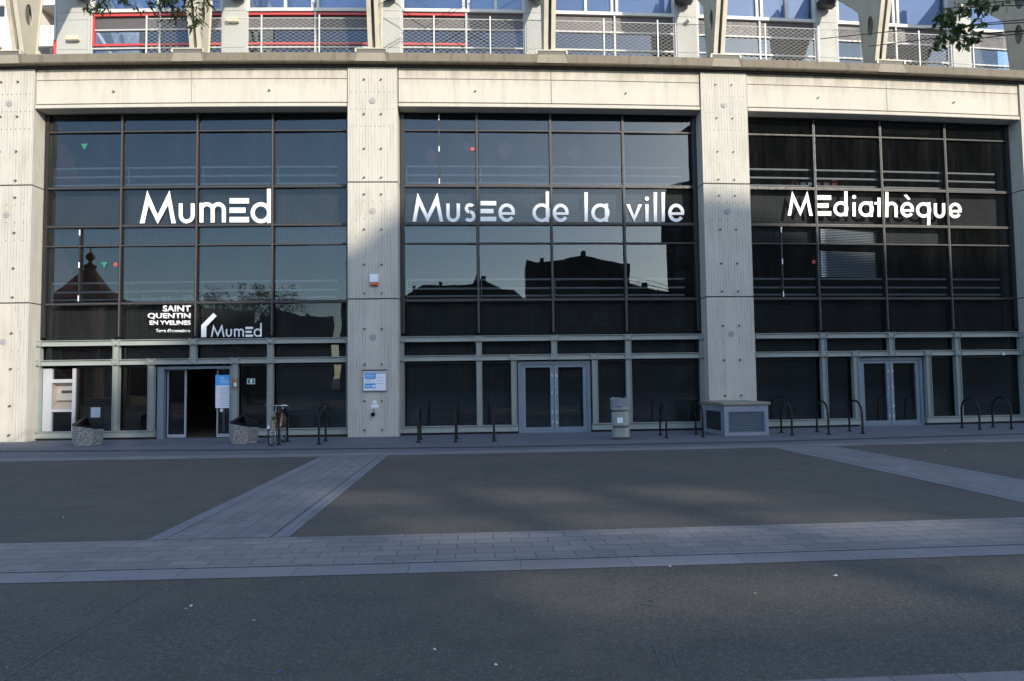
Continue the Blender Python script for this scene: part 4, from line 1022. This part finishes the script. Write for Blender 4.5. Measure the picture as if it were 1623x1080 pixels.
# stone litter bins
def make_bin():
    t_ = thing('stone_bin', 'x', 'litter bin')
    bm_ = MB(False); R0 = .36; ang = [R_(-112 + 60 * k) for k in range(6)]
    hexp = [(R0 * math.cos(a), R0 * math.sin(a)) for a in ang]
    tops = [.52, .44, .36, .44, .52, .52]
    bot = [(x * .96, y * .96, .05) for x, y in hexp]; top = [(x, y, .50 if k not in (1, 2) else (.43 if k == 1 else .40)) for k, (x, y) in enumerate(hexp)]
    n_ = 6
    for k in range(n_): bm_.face([bot[k], bot[(k + 1) % n_], top[(k + 1) % n_], top[k]])
    bm_.face(bot[::-1]); c_ = (0, 0, .47)
    for k in range(n_): bm_.face([top[k], top[(k + 1) % n_], c_])
    ob = bm_.build('body', 'aggregate', t_); md = ob.modifiers.new('b', 'BEVEL'); md.width = .012; md.segments = 2
    bm_ = MB(False); bm_.lathe([(.30, 0.004), (.33, .01), (.33, .05), (.30, .055)], n=6); bm_.build('plinth', 'concrete_grey', t_)
    h = MB(False); rim = [(x * .985, y * .985, z + .004) for x, y, z in top]; apex = (-.04, .02, .74); lip = [(x * 1.0, y * 1.0, z + .06) for x, y, z in top]
    for k in range(n_):
        h.face([rim[k], rim[(k + 1) % n_], lip[(k + 1) % n_], lip[k]])
        if k != 0: h.face([lip[k], lip[(k + 1) % n_], apex])
    # open front mouth with inner throat
    a, b_ = Vector(lip[0]), Vector(lip[1]); ap = Vector(apex); mid_ = (a + b_) / 2
    h.face([a, a.lerp(b_, .12), ap.lerp(mid_, .12), ap]); h.face([a.lerp(b_, .88), b_, ap, ap.lerp(mid_, .12)])
    inn = Vector((0, .12, .5)); h.face([a.lerp(b_, .12), a.lerp(b_, .88), inn]); h.face([a.lerp(b_, .88), ap.lerp(mid_, .12), inn]); h.face([ap.lerp(mid_, .12), a.lerp(b_, .12), inn])
    h.build('hood', 'black_plastic', t_); return t_
bn = make_bin(); bn.location = F(.90, 1.62, .004); bn.rotation_euler = (0, 0, R_(12)); tag(bn, 'speckled stone litter bin with black hood in front of the book return', 'litter bin', 'stone litter bins by the entrance')
b2 = copy_tree(bn); b2.location = F(4.92, 1.70, .004); b2.rotation_euler = (0, 0, R_(-2)); tag(b2, 'speckled stone litter bin with black hood right of the open entrance', 'litter bin', 'stone litter bins by the entrance')

# striped metal bin
P = gpt(986.5, 698); t_ = thing('metal_bin', 'grey ribbed metal litter bin with a crumpled plastic bag over its rim', 'litter bin', (P.x, P.y + .2, .004))
q = MB(False); q.lathe([(.15, 0), (.16, .03), (.16, .07)], n=24); q.build('foot', 'rib_dark', t_, True)
for (z0, z1) in ((.07, .29), (.36, .70), (.755, .82)):
    q = MB(False)
    for k in range(22):
        a = 2 * math.pi * k / 22; a2 = a + 2 * math.pi / 22 * .86
        pts = [(.222 * math.cos(t), .222 * math.sin(t)) for t in (a, (a + a2) / 2, a2)]; pin_ = [(.208 * math.cos(t), .208 * math.sin(t)) for t in (a2, (a + a2) / 2, a)]
        pl = pts + pin_; q.face([(x, y, z0) for x, y in pl][::-1]); q.face([(x, y, z1) for x, y in pl])
        for i in range(6): x0, y0 = pl[i]; x1, y1 = pl[(i + 1) % 6]; q.face([(x0, y0, z0), (x1, y1, z0), (x1, y1, z1), (x0, y0, z1)])
    q.build('slats', 'bin_metal', t_)
q = MB(False); q.lathe([(.195, .06), (.195, .84)], n=24); q.build('liner', 'rib_dark', t_, True)
for z in (.075, .27, .365, .68, .76):
    q = MB(False); q.lathe([(.214, z), (.227, z), (.227, z + .014), (.214, z + .014)], n=28); q.build('hoop', 'bin_metal', t_, True)
q = MB(False); prof = []
for zz, rr in ((.82, .229), (.87, .226), (.92, .230), (.98, .225), (1.03, .229), (1.045, .205), (1.0, .18), (.8, .16)): prof.append((rr, zz))
q.lathe(prof, n=40); bag = q.build('plastic_bag', 'bag_plastic', t_, True)
for v in bag.data.vertices:
    a = math.atan2(v.co.y, v.co.x); f_ = 1 + .035 * math.sin(9 * a + v.co.z * 30) + random.uniform(-.02, .02); v.co.x *= f_; v.co.y *= f_; v.co.z += .022 * math.sin(3 * a + 1) + random.uniform(-.006, .006)
q = MB(False); q.box(-.11, .03, -.232, -.224, .43, .56); q.build('sticker', 'paper_white', t_)
t_.rotation_euler = (0, R_(-1.5), 0)

# concrete vent box against the third pillar
q0 = 17.28; q1 = 18.46; vo_, vb = 2.16, .52
t_ = fthing('vent_box', 'low concrete ventilation box with louvred front against the third pillar', 'vent box', 17.87, 1.3)
t_.rotation_euler = (0, 0, 0)
q = MB(); q.box(q0, q0 + .08, vb, vo_, 0.004, .80); q.box(q1 - .08, q1, vb, vo_, 0.004, .80); q.box(q0 + .08, q1 - .08, vo_ - .16, vo_, .004, .09); q.box(q0 + .08, q1 - .08, vo_ - .16, vo_, .64, .80)
q.box(q0 + .14, q1 - .14, vb, vb + .1, .004, .8); q.build('housing', 'vent_paint', t_)
q = MB(); q.box(q0 - .05, q1 + .05, vb, vo_ + .05, .80, .87, .012); q.build('cover_slab', 'concrete_pad', t_)
q = MB()
for k in range(12):
    z = .10 + k * .043; q.face([(q0 + .12, vo_ - .03, z), (q1 - .12, vo_ - .03, z), (q1 - .12, vo_ - .08, z + .036), (q0 + .12, vo_ - .08, z + .036)]); q.face([(q0 + .12, vo_ - .03, z), (q1 - .12, vo_ - .03, z), (q1 - .12, vo_ - .03, z + .010), (q0 + .12, vo_ - .03, z + .010)])
q.build('louvre', 'steel_blue', t_)
q = MB(); q.box(q0 + .08, q0 + .12, vo_ - .1, vo_ - .01, .09, .64); q.box(q1 - .12, q1 - .08, vo_ - .1, vo_ - .01, .09, .64); q.box(q0 + .12, q1 - .12, vo_ - .1, vo_ - .01, .61, .64); q.build('louvre_frame', 'steel_blue', t_)
q = MB(); q.box(q0 + .1, q1 - .1, vb + .1, vo_ - .17, .05, .75); q.build('dark_core', 'groove', t_)
q = MB(); q.box(q0 - .008, q0 - .002, vb + .35, vo_ - .25, .12, .62); q.build('side_grille', 'lamp_black', t_)

# bicycle
def wheel(parent, y, name='wheel'):
    q = MB(False); q.tube([(0, y + .335 * math.cos(a), .345 + .335 * math.sin(a)) for a in [2 * math.pi * i / 36 for i in range(37)]], .017, 8); w_ = q.build('wheel', 'rubber', parent, True)
    q = MB(False); q.tube([(0, y + .312 * math.cos(a), .345 + .312 * math.sin(a)) for a in [2 * math.pi * i / 36 for i in range(37)]], .010, 6); q.build('rim', 'chrome', w_, True)
    q = MB(False)
    for k in range(16):
        a = 2 * math.pi * k / 16; q.tube([((-1) ** k * .02, y, .345), (0, y + .31 * math.cos(a), .345 + .31 * math.sin(a))], .0022, 4)
    q.build('spokes', 'chrome', w_)
    q = MB(False); q.tube([(-.04, y, .345), (.04, y, .345)], .022, 10); q.build('hub', 'chrome', w_, True); return w_
bk = thing('bicycle', 'orange brown bicycle with chrome mudguards standing at the first hoop rack', 'bicycle', F(5.90, 2.12, .004), 5.9 / FR)
wheel(bk, -.53); wheel(bk, .53)
q = MB(False); bb = (0, .08, .29); st = (0, .26, .80); ht = (0, -.34, .84); hb = (0, -.38, .70); rr_ = (0, .53, .345); fa = (0, -.53, .345)
for a, c, r in ((bb, st, .017), (st, ht, .016), (bb, hb, .018), (ht, hb, .02)): q.tube([a, c], r, 8)
for sx in (-.035, .035): q.tube([(sx, .53, .345), (sx * .4, .25, .76)], .009, 6); q.tube([(sx, .53, .345), (sx * .5, .08, .29)], .010, 6); q.tube([(sx, -.53, .345), (sx, -.40, .66), (0, -.385, .70)], .011, 6)
q.build('frame', 'bike_orange', bk, True)
q = MB(False); q.tube([(0, .26, .8), (0, .29, .92)], .013, 8); q.tube([(0, -.34, .84), (0, -.33, .98), (0, -.36, .985)], .013, 8)
q.tube([(-.28, -.18, .96), (-.27, -.28, .99), (-.1, -.36, .985), (.1, -.36, .985), (.27, -.28, .99), (.28, -.18, .96)], .012, 8); q.build('handlebar', 'chrome', bk, True)
q = MB(False); q.tube([(0, .42, .95), (0, .30, .955), (0, .12, .945)], .075, 10, .02); sdl = q.build('saddle', 'saddle_grey', bk, True)
for v in sdl.data.vertices: v.co.z = .95 + (v.co.z - .95) * .4
q = MB(False)
for y, a0, a1 in ((-.53, 20, 165), (.53, 5, 170)):
    q.tube([(0, y + .375 * math.cos(R_(a)), .345 + .375 * math.sin(R_(a))) for a in range(a0, a1, 8)], .022, 6)
q.build('mudguard', 'chrome', bk, True)
q = MB(False); q.box(-.06, .06, .42, .85, .78, .79); 
for sx in (-.055, .055): q.tube([(sx, .8, .785), (sx, .54, .36)], .005, 5)
q.build('luggage_rack', 'black_paint', bk)
q = MB(False); q.lathe([(.088, -.004), (.088, .004)], n=24); ch = q.build('chainring', 'chrome', bk); ch.rotation_euler = (0, R_(90), 0); ch.location = (.05, .08, .29)
q = MB(False); q.tube([(.06, .08, .29), (.075, .0, .14)], .008, 6); q.tube([(.07, .0, .14), (.15, 0, .14)], .012, 6); q.tube([(-.06, .08, .29), (-.075, .16, .44)], .008, 6); q.tube([(-.07, .16, .44), (-.15, .16, .44)], .012, 6); q.build('cranks', 'chrome', bk)
q = MB(False); q.tube([(0, -.47, .80), (0, -.41, .80)], .035, 12); q.build('headlight', 'chrome', bk, True)
bk.rotation_euler = (0, R_(3), 5.9 / FR + .03)

# asphalt seam, lighter worn line
q = MB(); pts = [(8.47, 15.9), (8.455, 15.6), (8.46, 15.2), (8.48, 14.9), (8.475, 14.5), (8.50, 14.2), (8.49, 13.95)]
for (a, c) in zip(pts, pts[1:]): q.face([(a[0] - .008, a[1], .003), (a[0] + .008, a[1], .003), (c[0] + .008, c[1], .003), (c[0] - .008, c[1], .003)])
tag(q.build('asphalt_seam', 'seam_worn'), kind='structure')
# books and boxes on the sill inside the left bay
def sill_row(label, x0, x1, y0, y1, n_, cols, par_name='book'):
    sa, za = pix(x0, y1, -.6); sb, zb = pix(x1, y0, -.6); t_ = fthing('book_row', label, 'books', (sa + sb) / 2, -.6, za); t_.rotation_euler = (0, 0, 0)
    for k in range(n_):
        a = sa + (sb - sa) * k / n_; q = MB(); q.box(a + .01, a + (sb - sa) / n_ * random.uniform(.55, .97), -.75, -.6, za, za + (zb - za) * random.uniform(.4, 1)); q.build(par_name, random.choice(cols), t_)
sill_row('row of pale books and papers on the sill above the town name', 207, 305, 467, 477, 12, ['paper_white', 'beige_render', 'sticker_green', 'ink_grey', 'lamp_cream'])
sill_row('short row of pale and green boxes on the sill right of the town name', 360, 425, 467, 477, 7, ['paper_white', 'sticker_green', 'ink_grey', 'lamp_cream'])
sill_row('small white and orange boxes low in the last window before the second pillar', 438, 478, 449, 457, 4, ['paper_white', 'hatch_orange', 'beige_render'])
sill_row('few dark and red books on the upper sill of the right bay', 1255, 1330, 285, 296, 6, ['interior_red', 'ink_grey', 'bag_plastic'])
# ------------------------------------------------------------------ marks and litter on the plaza
def chalk(label, strokes, z=.006):
    c0 = gpt(*strokes[0][0]); q = MB(False)
    for st_ in strokes:
        for (a, c) in zip(st_, st_[1:]):
            A, C = gpt(*a) - c0, gpt(*c) - c0; d = (C - A).normalized(); nn = Vector((-d.y, d.x, 0)) * .0045
            q.face([A - nn, C - nn, C + nn, A + nn])
    ob = q.build('chalk_mark', 'chalk_blue', None); ob.location = (c0.x, c0.y, z); tag(ob, label, 'chalk mark')
chalk('pale blue chalk scribble on the asphalt in front of the centre bay', [[(1003, 964), (1015, 958), (1040, 962)], [(1010, 972), (1012, 960)], [(1016, 955), (1030, 951), (1038, 956)], [(1020, 961), (1036, 957)]])
chalk('faint blue chalk marks on the asphalt at the right below the paved band', [[(1468, 897), (1482, 893), (1490, 900)], [(1475, 902), (1492, 897)], [(1500, 893), (1530, 900)]])
chalk('two faint blue chalk lines running towards the camera', [[(1035, 1020), (1050, 1058)], [(1068, 1035), (1074, 1056)]])
chalk('pale chalk drawing on the pavement below the second pillar', [[(556, 712), (562, 707), (570, 711)], [(572, 708), (590, 710), (604, 706)], [(585, 712), (600, 711), (606, 707)]], .012)
def litter(x, y, r, mat, label):
    P = gpt(x, y); q = MB(False); n_ = 6; a0 = random.uniform(0, 6)
    pts = [(r * random.uniform(.4, .9) * math.cos(a0 + k), r * .35 * random.uniform(.5, 1.2) * math.sin(a0 + k), random.uniform(.004, .018)) for k in range(n_)]
    c_ = (0, 0, .02)
    for k in range(n_): q.face([pts[k], pts[(k + 1) % n_], c_])
    ob = q.build('litter_scrap', mat, None); ob.location = (P.x, P.y, .004); tag(ob, label, 'litter')
litter(1492 * 0 + 689, 1033.5, .022, 'litter_white', 'white paper scrap nearest the camera in the centre foreground')
litter(440, 1070, .018, 'litter_blue', 'tiny blue bottle cap on the asphalt at the bottom left')
litter(295, 969, .02, 'litter_white', 'white scrap on the left asphalt, lower of a close pair')
litter(303, 963.5, .018, 'litter_white', 'white scrap on the left asphalt, upper of a close pair')
litter(786, 1058, .02, 'litter_white', 'white fleck at the bottom edge near the centre')
litter(1062, 901, .02, 'litter_white', 'white scrap at the edge of the paved band in the centre')
litter(1325, 915, .03, 'litter_white', 'white scrap right of centre below the paved band')
litter(1196, 944, .02, 'dead_leaf', 'dry leaf on the asphalt right of the chalk scribble')
litter(1498, 715, .05, 'litter_white', 'pale scrap far away on the asphalt right of the right path')
litter(402, 988, .016, 'litter_white', 'small white scrap on the left asphalt below the band')
litter(10, 1062, .022, 'dead_leaf', 'dry leaf at the bottom left corner')
litter(1300, 1000, .016, 'dead_leaf', 'dry leaf in the right foreground')
litter(100, 822, .02, 'litter_white', 'white fleck on the left asphalt field above the band')
litter(5, 706, .05, 'black_plastic', 'dark scrap at the foot of the left pillar')

# ================================================================== TREES
def tree(name, label, cat, base, tips, leaf, leafsize, nleaf, spread, mat='leaf_green', trunk_r=.14, top=6.5, droop=.3, aspect=.4):
    t_ = thing(name, label, cat, base); base = Vector(base); q = MB(False)
    topv = Vector((0, 0, top)); q.tube([(0, 0, 0), (.05, .02, top * .3), (.02, -.04, top * .65), (0, 0, top)], trunk_r, 10, trunk_r * .5); q.build('trunk', 'bark', t_, True)
    lf = MB(False); lf.keep = True
    for (start, P, sprd, cnt) in tips:
        P = Vector(P) - base; S = Vector((0, 0, start)); mid_ = S.lerp(P, .5) + Vector((0, 0, .5)); n_ = 10
        pts = [((1 - u) ** 2) * S + 2 * u * (1 - u) * mid_ + u * u * P for u in [i / n_ for i in range(n_ + 1)]]
        q = MB(False); q.tube(pts, (.05 if sprd > .5 else .022) if sprd else .012, 7, .005); q.build('limb', 'bark', t_, True)
        if not cnt: continue
        tw = MB(False)
        for k in range(max(3, cnt // 14)):
            u = random.uniform(.72 if sprd > .5 else .955, 1.0); A = ((1 - u) ** 2) * S + 2 * u * (1 - u) * mid_ + u * u * P
            d = Vector((random.gauss(0, 1), random.gauss(0, 1), random.gauss(-droop, .6))).normalized() * sprd * random.uniform(.4, 1.1)
            Bp = A + d + Vector((0, 0, -droop * sprd * .5)); M_ = A.lerp(Bp, .5) + Vector((0, 0, .06))
            tw.tube([A, M_, Bp], .006, 4, .002)
            for j in range(14):
                uu = random.uniform(.25, 1.05); C = A.lerp(Bp, uu) + Vector([random.gauss(0, .035) for _ in range(3)])
                dr_ = Vector((random.gauss(0, .7), random.gauss(0, .7), -random.uniform(.2, 1.2))).normalized(); L = leafsize * random.uniform(.7, 1.3)
                sd_ = dr_.cross(Vector((random.gauss(0, 1), random.gauss(0, 1), random.gauss(0, 1)))).normalized() * L * aspect * .5
                lf.face([C, C + dr_ * L * .4 + sd_, C + dr_ * L, C + dr_ * L * .4 - sd_])
        tw.build('twigs', 'bark', t_)
    lf.build('leaves', mat, t_); return t_
def at(x, y, Y):
    d = ray(x, y); k = Y / d.y; return (d.x * k, Y, CAM_H + d.z * k)
tree('street_tree', 'leafy tree whose drooping sprays enter at the top left', 'tree', (-6.6, 4.5, 0),
     [(5.2, at(188, -2, 8.0), .22, 80), (5.6, at(158, 18, 8.2), .13, 42), (5.3, at(262, 2, 8.0), .2, 60), (5.7, at(300, 4, 8.1), .25, 90), (5.0, at(345, 4, 8.2), .2, 50), (5.6, at(308, 28, 8.1), .16, 60),
      (5.6, (-6.3, 3.7, 8.3), .8, 700), (5.8, (-7.2, 5.3, 8.6), .8, 700), (5, (-7.6, 4.0, 8.0), .8, 500), (5.2, (-6.5, 4.7, 8.9), .7, 600)],
     None, .10, 0, 0, top=6.6, aspect=.26)
tree('street_tree', 'leafy tree whose branch hangs in at the top right', 'tree', (11.6, 7.4, 0),
     [(5.0, at(1488, 14, 8.5), .26, 120), (5.2, at(1500, 44, 8.5), .22, 90), (5.1, at(1528, 6, 8.6), .25, 110), (5.0, at(1474, 62, 8.5), .17, 60), (5.1, at(1512, 66, 8.4), .13, 30), (5.2, at(1300, 62, 8.7), 0, 0), (5.2, at(1376, 74, 8.6), 0, 0),
      (5.6, (11.6, 6.4, 9.0), .8, 500), (5.8, (12.6, 8.4, 9.2), .8, 500), (5, (12.4, 7, 8.6), .8, 400)],
     None, .085, 0, 0, top=6.4, aspect=.6)

# ================================================================== THE FAR SIDE OF THE SQUARE (seen only as reflections and as the cause of the shade)
def block(name, label, prof, y0, y1, wall, floors=0, shear=.5, fh=3.2, x_step=3.2, win='far_window'):
    """prism with the given skyline profile [(x, h)...], front at y0 facing the museum"""
    cx = (prof[0][0] + prof[-1][0]) / 2; t_ = thing(name, label, 'building', (cx, y0, 0))
    pl = [(prof[0][0], 0)] + prof + [(prof[-1][0], 0)]; q = MB(False)
    q.face([(x - cx, 0, h) for x, h in pl]); D_ = y1 - y0; bx = lambda v: v - cx - D_ * shear; q.face([(bx(x), D_, h) for x, h in reversed(pl)])
    for (a, c) in zip(pl, pl[1:] + pl[:1]): q.face([(a[0] - cx, 0, a[1]), (bx(a[0]), D_, a[1]), (bx(c[0]), D_, c[1]), (c[0] - cx, 0, c[1])])
    q.build('wall', wall, t_)
    def hat(x):
        for (a, c) in zip(prof, prof[1:]):
            if a[0] <= x <= c[0]: return a[1] + (c[1] - a[1]) * (x - a[0]) / max(.01, c[0] - a[0])
        return 0
    if floors:
        q = MB(False); x = prof[0][0] + 1.2
        while x < prof[-1][0] - 2.2:
            z = 1.0
            while z + 2.6 < min(hat(x), hat(x + 1.5)): q.box(x - cx, x + 1.4 - cx, 0, .12, z, z + 1.5); z += fh
            x += x_step
        q.build('windows', win, t_)
    rr = random.Random(len(label)); x = prof[0][0] + 1.5
    while x < prof[-1][0] - 1.5 and prof[0][1] < 24:
        h = hat(x); q = MB(False); ww = rr.uniform(.1, .24); q.box(x - cx - ww, x - cx + ww, .8, 1.6, h - 1.2, h + rr.uniform(.08, .38)); q.build('chimney', wall, t_); x += rr.uniform(2.5, 6)
    return t_
TP = [(28.6, 24.3), (29.1, 26.6), (31.6, 27.2), (31.65, 34.1), (32.2, 34.5), (33.5, 35.4), (35.3, 36.2), (37.6, 37.3), (39.0, 38.5), (39.6, 38.7), (40.2, 38.8), (43.2, 38.9), (46.3, 38.8), (48.3, 39.1), (50.7, 38.8), (53, 38.2), (57, 37.8), (62, 38.4), (70, 41), (118, 45)]
X0_, X1_, ZL_, ZH_ = 32.2, 39.6, 24.2, 28.2  # opening added in the tower so streaks of sun reach the ground
tw_ = block('office_tower', 'tall dark block with stepped sloping roof across the square behind the camera', TP[:5], -45.5, -60, 'far_wall_dark', 1, shear=.62)
def wing2(prof, z0, depth, name):
    cx = (TP[0][0] + TP[4][0]) / 2; pl = [(prof[0][0], z0)] + prof + [(prof[-1][0], z0)]; q = MB(False); sh = .62 * depth
    q.face([(x - cx, 0, h) for x, h in pl]); q.face([(x - cx + sh, -depth, h) for x, h in reversed(pl)])
    for (a, c) in zip(pl, pl[1:] + pl[:1]): q.face([(a[0] - cx, 0, a[1]), (a[0] - cx + sh, -depth, a[1]), (c[0] - cx + sh, -depth, c[1]), (c[0] - cx, 0, c[1])])
    return q.build(name, 'far_wall_dark', tw_)
wing2([(X0_, ZL_), (X1_, ZL_)], 0, 2.0, 'lower_wall'); wing2([p_ for p_ in TP if X0_ <= p_[0] <= X1_], ZH_, 1.0, 'upper_wall'); wing2([p_ for p_ in TP if p_[0] >= X1_], 0, 14, 'right_wing')
q = MB(False); cx = (TP[0][0] + TP[4][0]) / 2; rr = random.Random(5); z = ZL_; gaps = []
while z < ZH_ - .3:      # added unseen screen, its uneven gaps let soft sun streaks onto the plaza
    hgt = rr.uniform(.35, .85); q.box(X0_ - cx, X1_ - cx, -.03, -.01, z, z + hgt); g0 = z + hgt; gp = rr.uniform(.22, .42)
    x = X0_
    while x < X1_:
        w_ = rr.uniform(.3, .9); q.box(x - cx, min(X1_, x + w_) - cx, -.032, -.008, g0, g0 + gp + .001); x += w_ + rr.uniform(1.2, 3.0)
    z = g0 + gp
q.box(X0_ - cx, X1_ - cx, -.03, -.01, z, ZH_); q.build('dapple_screen', 'far_wall_dark', tw_)
block('office_block', 'dark mid height block with raised roof edge across the square', [(9.1, 15.3), (10.2, 14.9), (12.9, 15.2), (16.2, 15.9), (19.8, 15.2), (21.3, 15.0)], -38, -46, 'far_wall_dark', 1, shear=.12)
block('terraced_house', 'low dark house with pitched roof across the square, right of the block', [(21.35, 12.8), (22.4, 12.5), (24, 12.1), (27.0, 11.6), (27.1, 10.0)], -39, -45, 'far_wall_dark', 0, shear=.3)
block('terraced_house', 'long low house with a peaked roof across the square', [(-5, 10.6), (-2.6, 11.9), (3.2, 12.2), (3.6, 13.1), (6.2, 11.9), (7.6, 11.8), (9.05, 10.6)], -38.5, -44, 'far_wall_dark', 1, shear=.0)
block('apartment_house', 'dark house closing the gap behind the second pillar reflection', [(-18, 10.4), (-15.9, 11.8), (-8, 12), (-5.1, 10.8)], -38, -45, 'far_wall_dark', 1, shear=-.1)
block('apartment_house', 'brown gabled apartment house across the square on the left', [(-27, 7.6), (-24.5, 9.3), (-22, 8.3), (-18.2, 8.3)], -36, -44, 'far_wall_brown', 1, shear=-.3)
block('apartment_house', 'low brown building across the square at the far left', [(-60, 9.6), (-40, 10.0), (-33, 9.7), (-27.4, 9.6)], -38, -48, 'far_wall_brown', 1, shear=-.4)
block('apartment_house', 'long row of dark houses far to the left', [(-110, 11), (-84, 11.5), (-61, 10.6)], -30, -45, 'far_wall_brown', 1)
block('shade_slab', 'very tall dark slab block far behind the square', [(56, 57), (57, 58.2), (64.6, 58.4), (64.7, 59.8), (66.9, 61)], -100, -106, 'far_wall_dark', 1, shear=.62)  # unseen block, added only to keep sun off the left ground
# carousel
cx, cy = -30.7, -12
t_ = thing('carousel', 'fairground carousel with red conical roof on the left side of the square', 'carousel', (cx, cy, 0))
q = MB(False); q.lathe([(4.0, 0.01), (4.0, .5), (3.8, .5)], n=24); q.build('platform', 'carousel_cream', t_)
q = MB(False); n_ = 20
for k in range(n_):
    a, c = 2 * math.pi * k / n_, 2 * math.pi * (k + 1) / n_
    if k % 2 == 0:
        for (r0, z0, r1, z1) in ((3.1, 7.7, 1.5, 8.7), (1.5, 8.7, .35, 10.0)):
            q.face([(r0 * math.cos(a), r0 * math.sin(a), z0), (r0 * math.cos(c), r0 * math.sin(c), z0), (r1 * math.cos(c), r1 * math.sin(c), z1), (r1 * math.cos(a), r1 * math.sin(a), z1)])
q.build('roof_stripes', 'carousel_red', t_)
q = MB(False)
for k in range(n_):
    a, c = 2 * math.pi * k / n_, 2 * math.pi * (k + 1) / n_
    if k % 2:
        for (r0, z0, r1, z1) in ((3.1, 7.7, 1.5, 8.7), (1.5, 8.7, .35, 10.0)):
            q.face([(r0 * math.cos(a), r0 * math.sin(a), z0), (r0 * math.cos(c), r0 * math.sin(c), z0), (r1 * math.cos(c), r1 * math.sin(c), z1), (r1 * math.cos(a), r1 * math.sin(a), z1)])
q.build('roof', 'carousel_cream', t_)
q = MB(False); q.lathe([(.4, 10.0), (.5, 10.3), (.2, 10.5), (.12, 10.7), (.42, 11.0), (.35, 11.25), (.05, 11.5), (.03, 12.2)], n=14); q.build('finial', 'carousel_red', t_, True)
for k in range(8):
    a = 2 * math.pi * k / 8; q = MB(False); q.tube([(2.9 * math.cos(a), 2.9 * math.sin(a), .5), (2.9 * math.cos(a), 2.9 * math.sin(a), 7.8)], .08, 8); q.build('pole', 'brass_box', t_)
q = MB(False); q.lathe([(1.4, .5), (1.4, 8.2)], n=16); q.lathe([(3.0, 3.9), (3.0, 4.3)], n=20); q.build('centre_drum', 'carousel_red', t_)
# sparse tree reflected in the left bay
def bare_tree(label, base, H, rad, n_l):
    t_ = thing('sparse_tree', label, 'tree', base); q = MB(False); q.tube([(0, 0, 0), (.05, 0, H * .45)], .16, 8, .11); q.build('trunk', 'bark', t_, True)
    q = MB(False); lf = MB(False); lf.keep = True
    def grow(p, d, L, r, lev):
        e = p + d * L; q.tube([p, e], r, 5, r * .6)
        if lev == 0:
            for _ in range(n_l):
                C = e + Vector([random.gauss(0, .22) for _ in range(3)]); a = Vector([random.gauss(0, 1) for _ in range(3)]).normalized() * .09; b_ = a.cross(Vector([random.gauss(0, 1) for _ in range(3)])).normalized() * .045
                lf.face([C - a, C + b_, C + a, C - b_])
            return
        for _ in range(3):
            nd = (d + Vector((random.gauss(0, .5), random.gauss(0, .5), random.gauss(.1, .3)))).normalized(); grow(e, nd, L * random.uniform(.68, .85), r * .62, lev - 1)
    for k in range(4):
        a = k * 1.6 + .3; grow(Vector((.05, 0, H * .42)), Vector((math.cos(a) * .6, math.sin(a) * .6, .8)).normalized(), H * .17, .07, 4)
    q.build('branches', 'bark', t_); lf.build('crown', 'leaf_olive', t_); return t_
bare_tree('thin crowned tree on the square reflected in the left glass bay', (-16.5, -6, 0), 8.4, 3, 5)
bare_tree('thin crowned tree further right on the square behind the camera', (-7.0, -24, 0), 9.5, 3, 4)
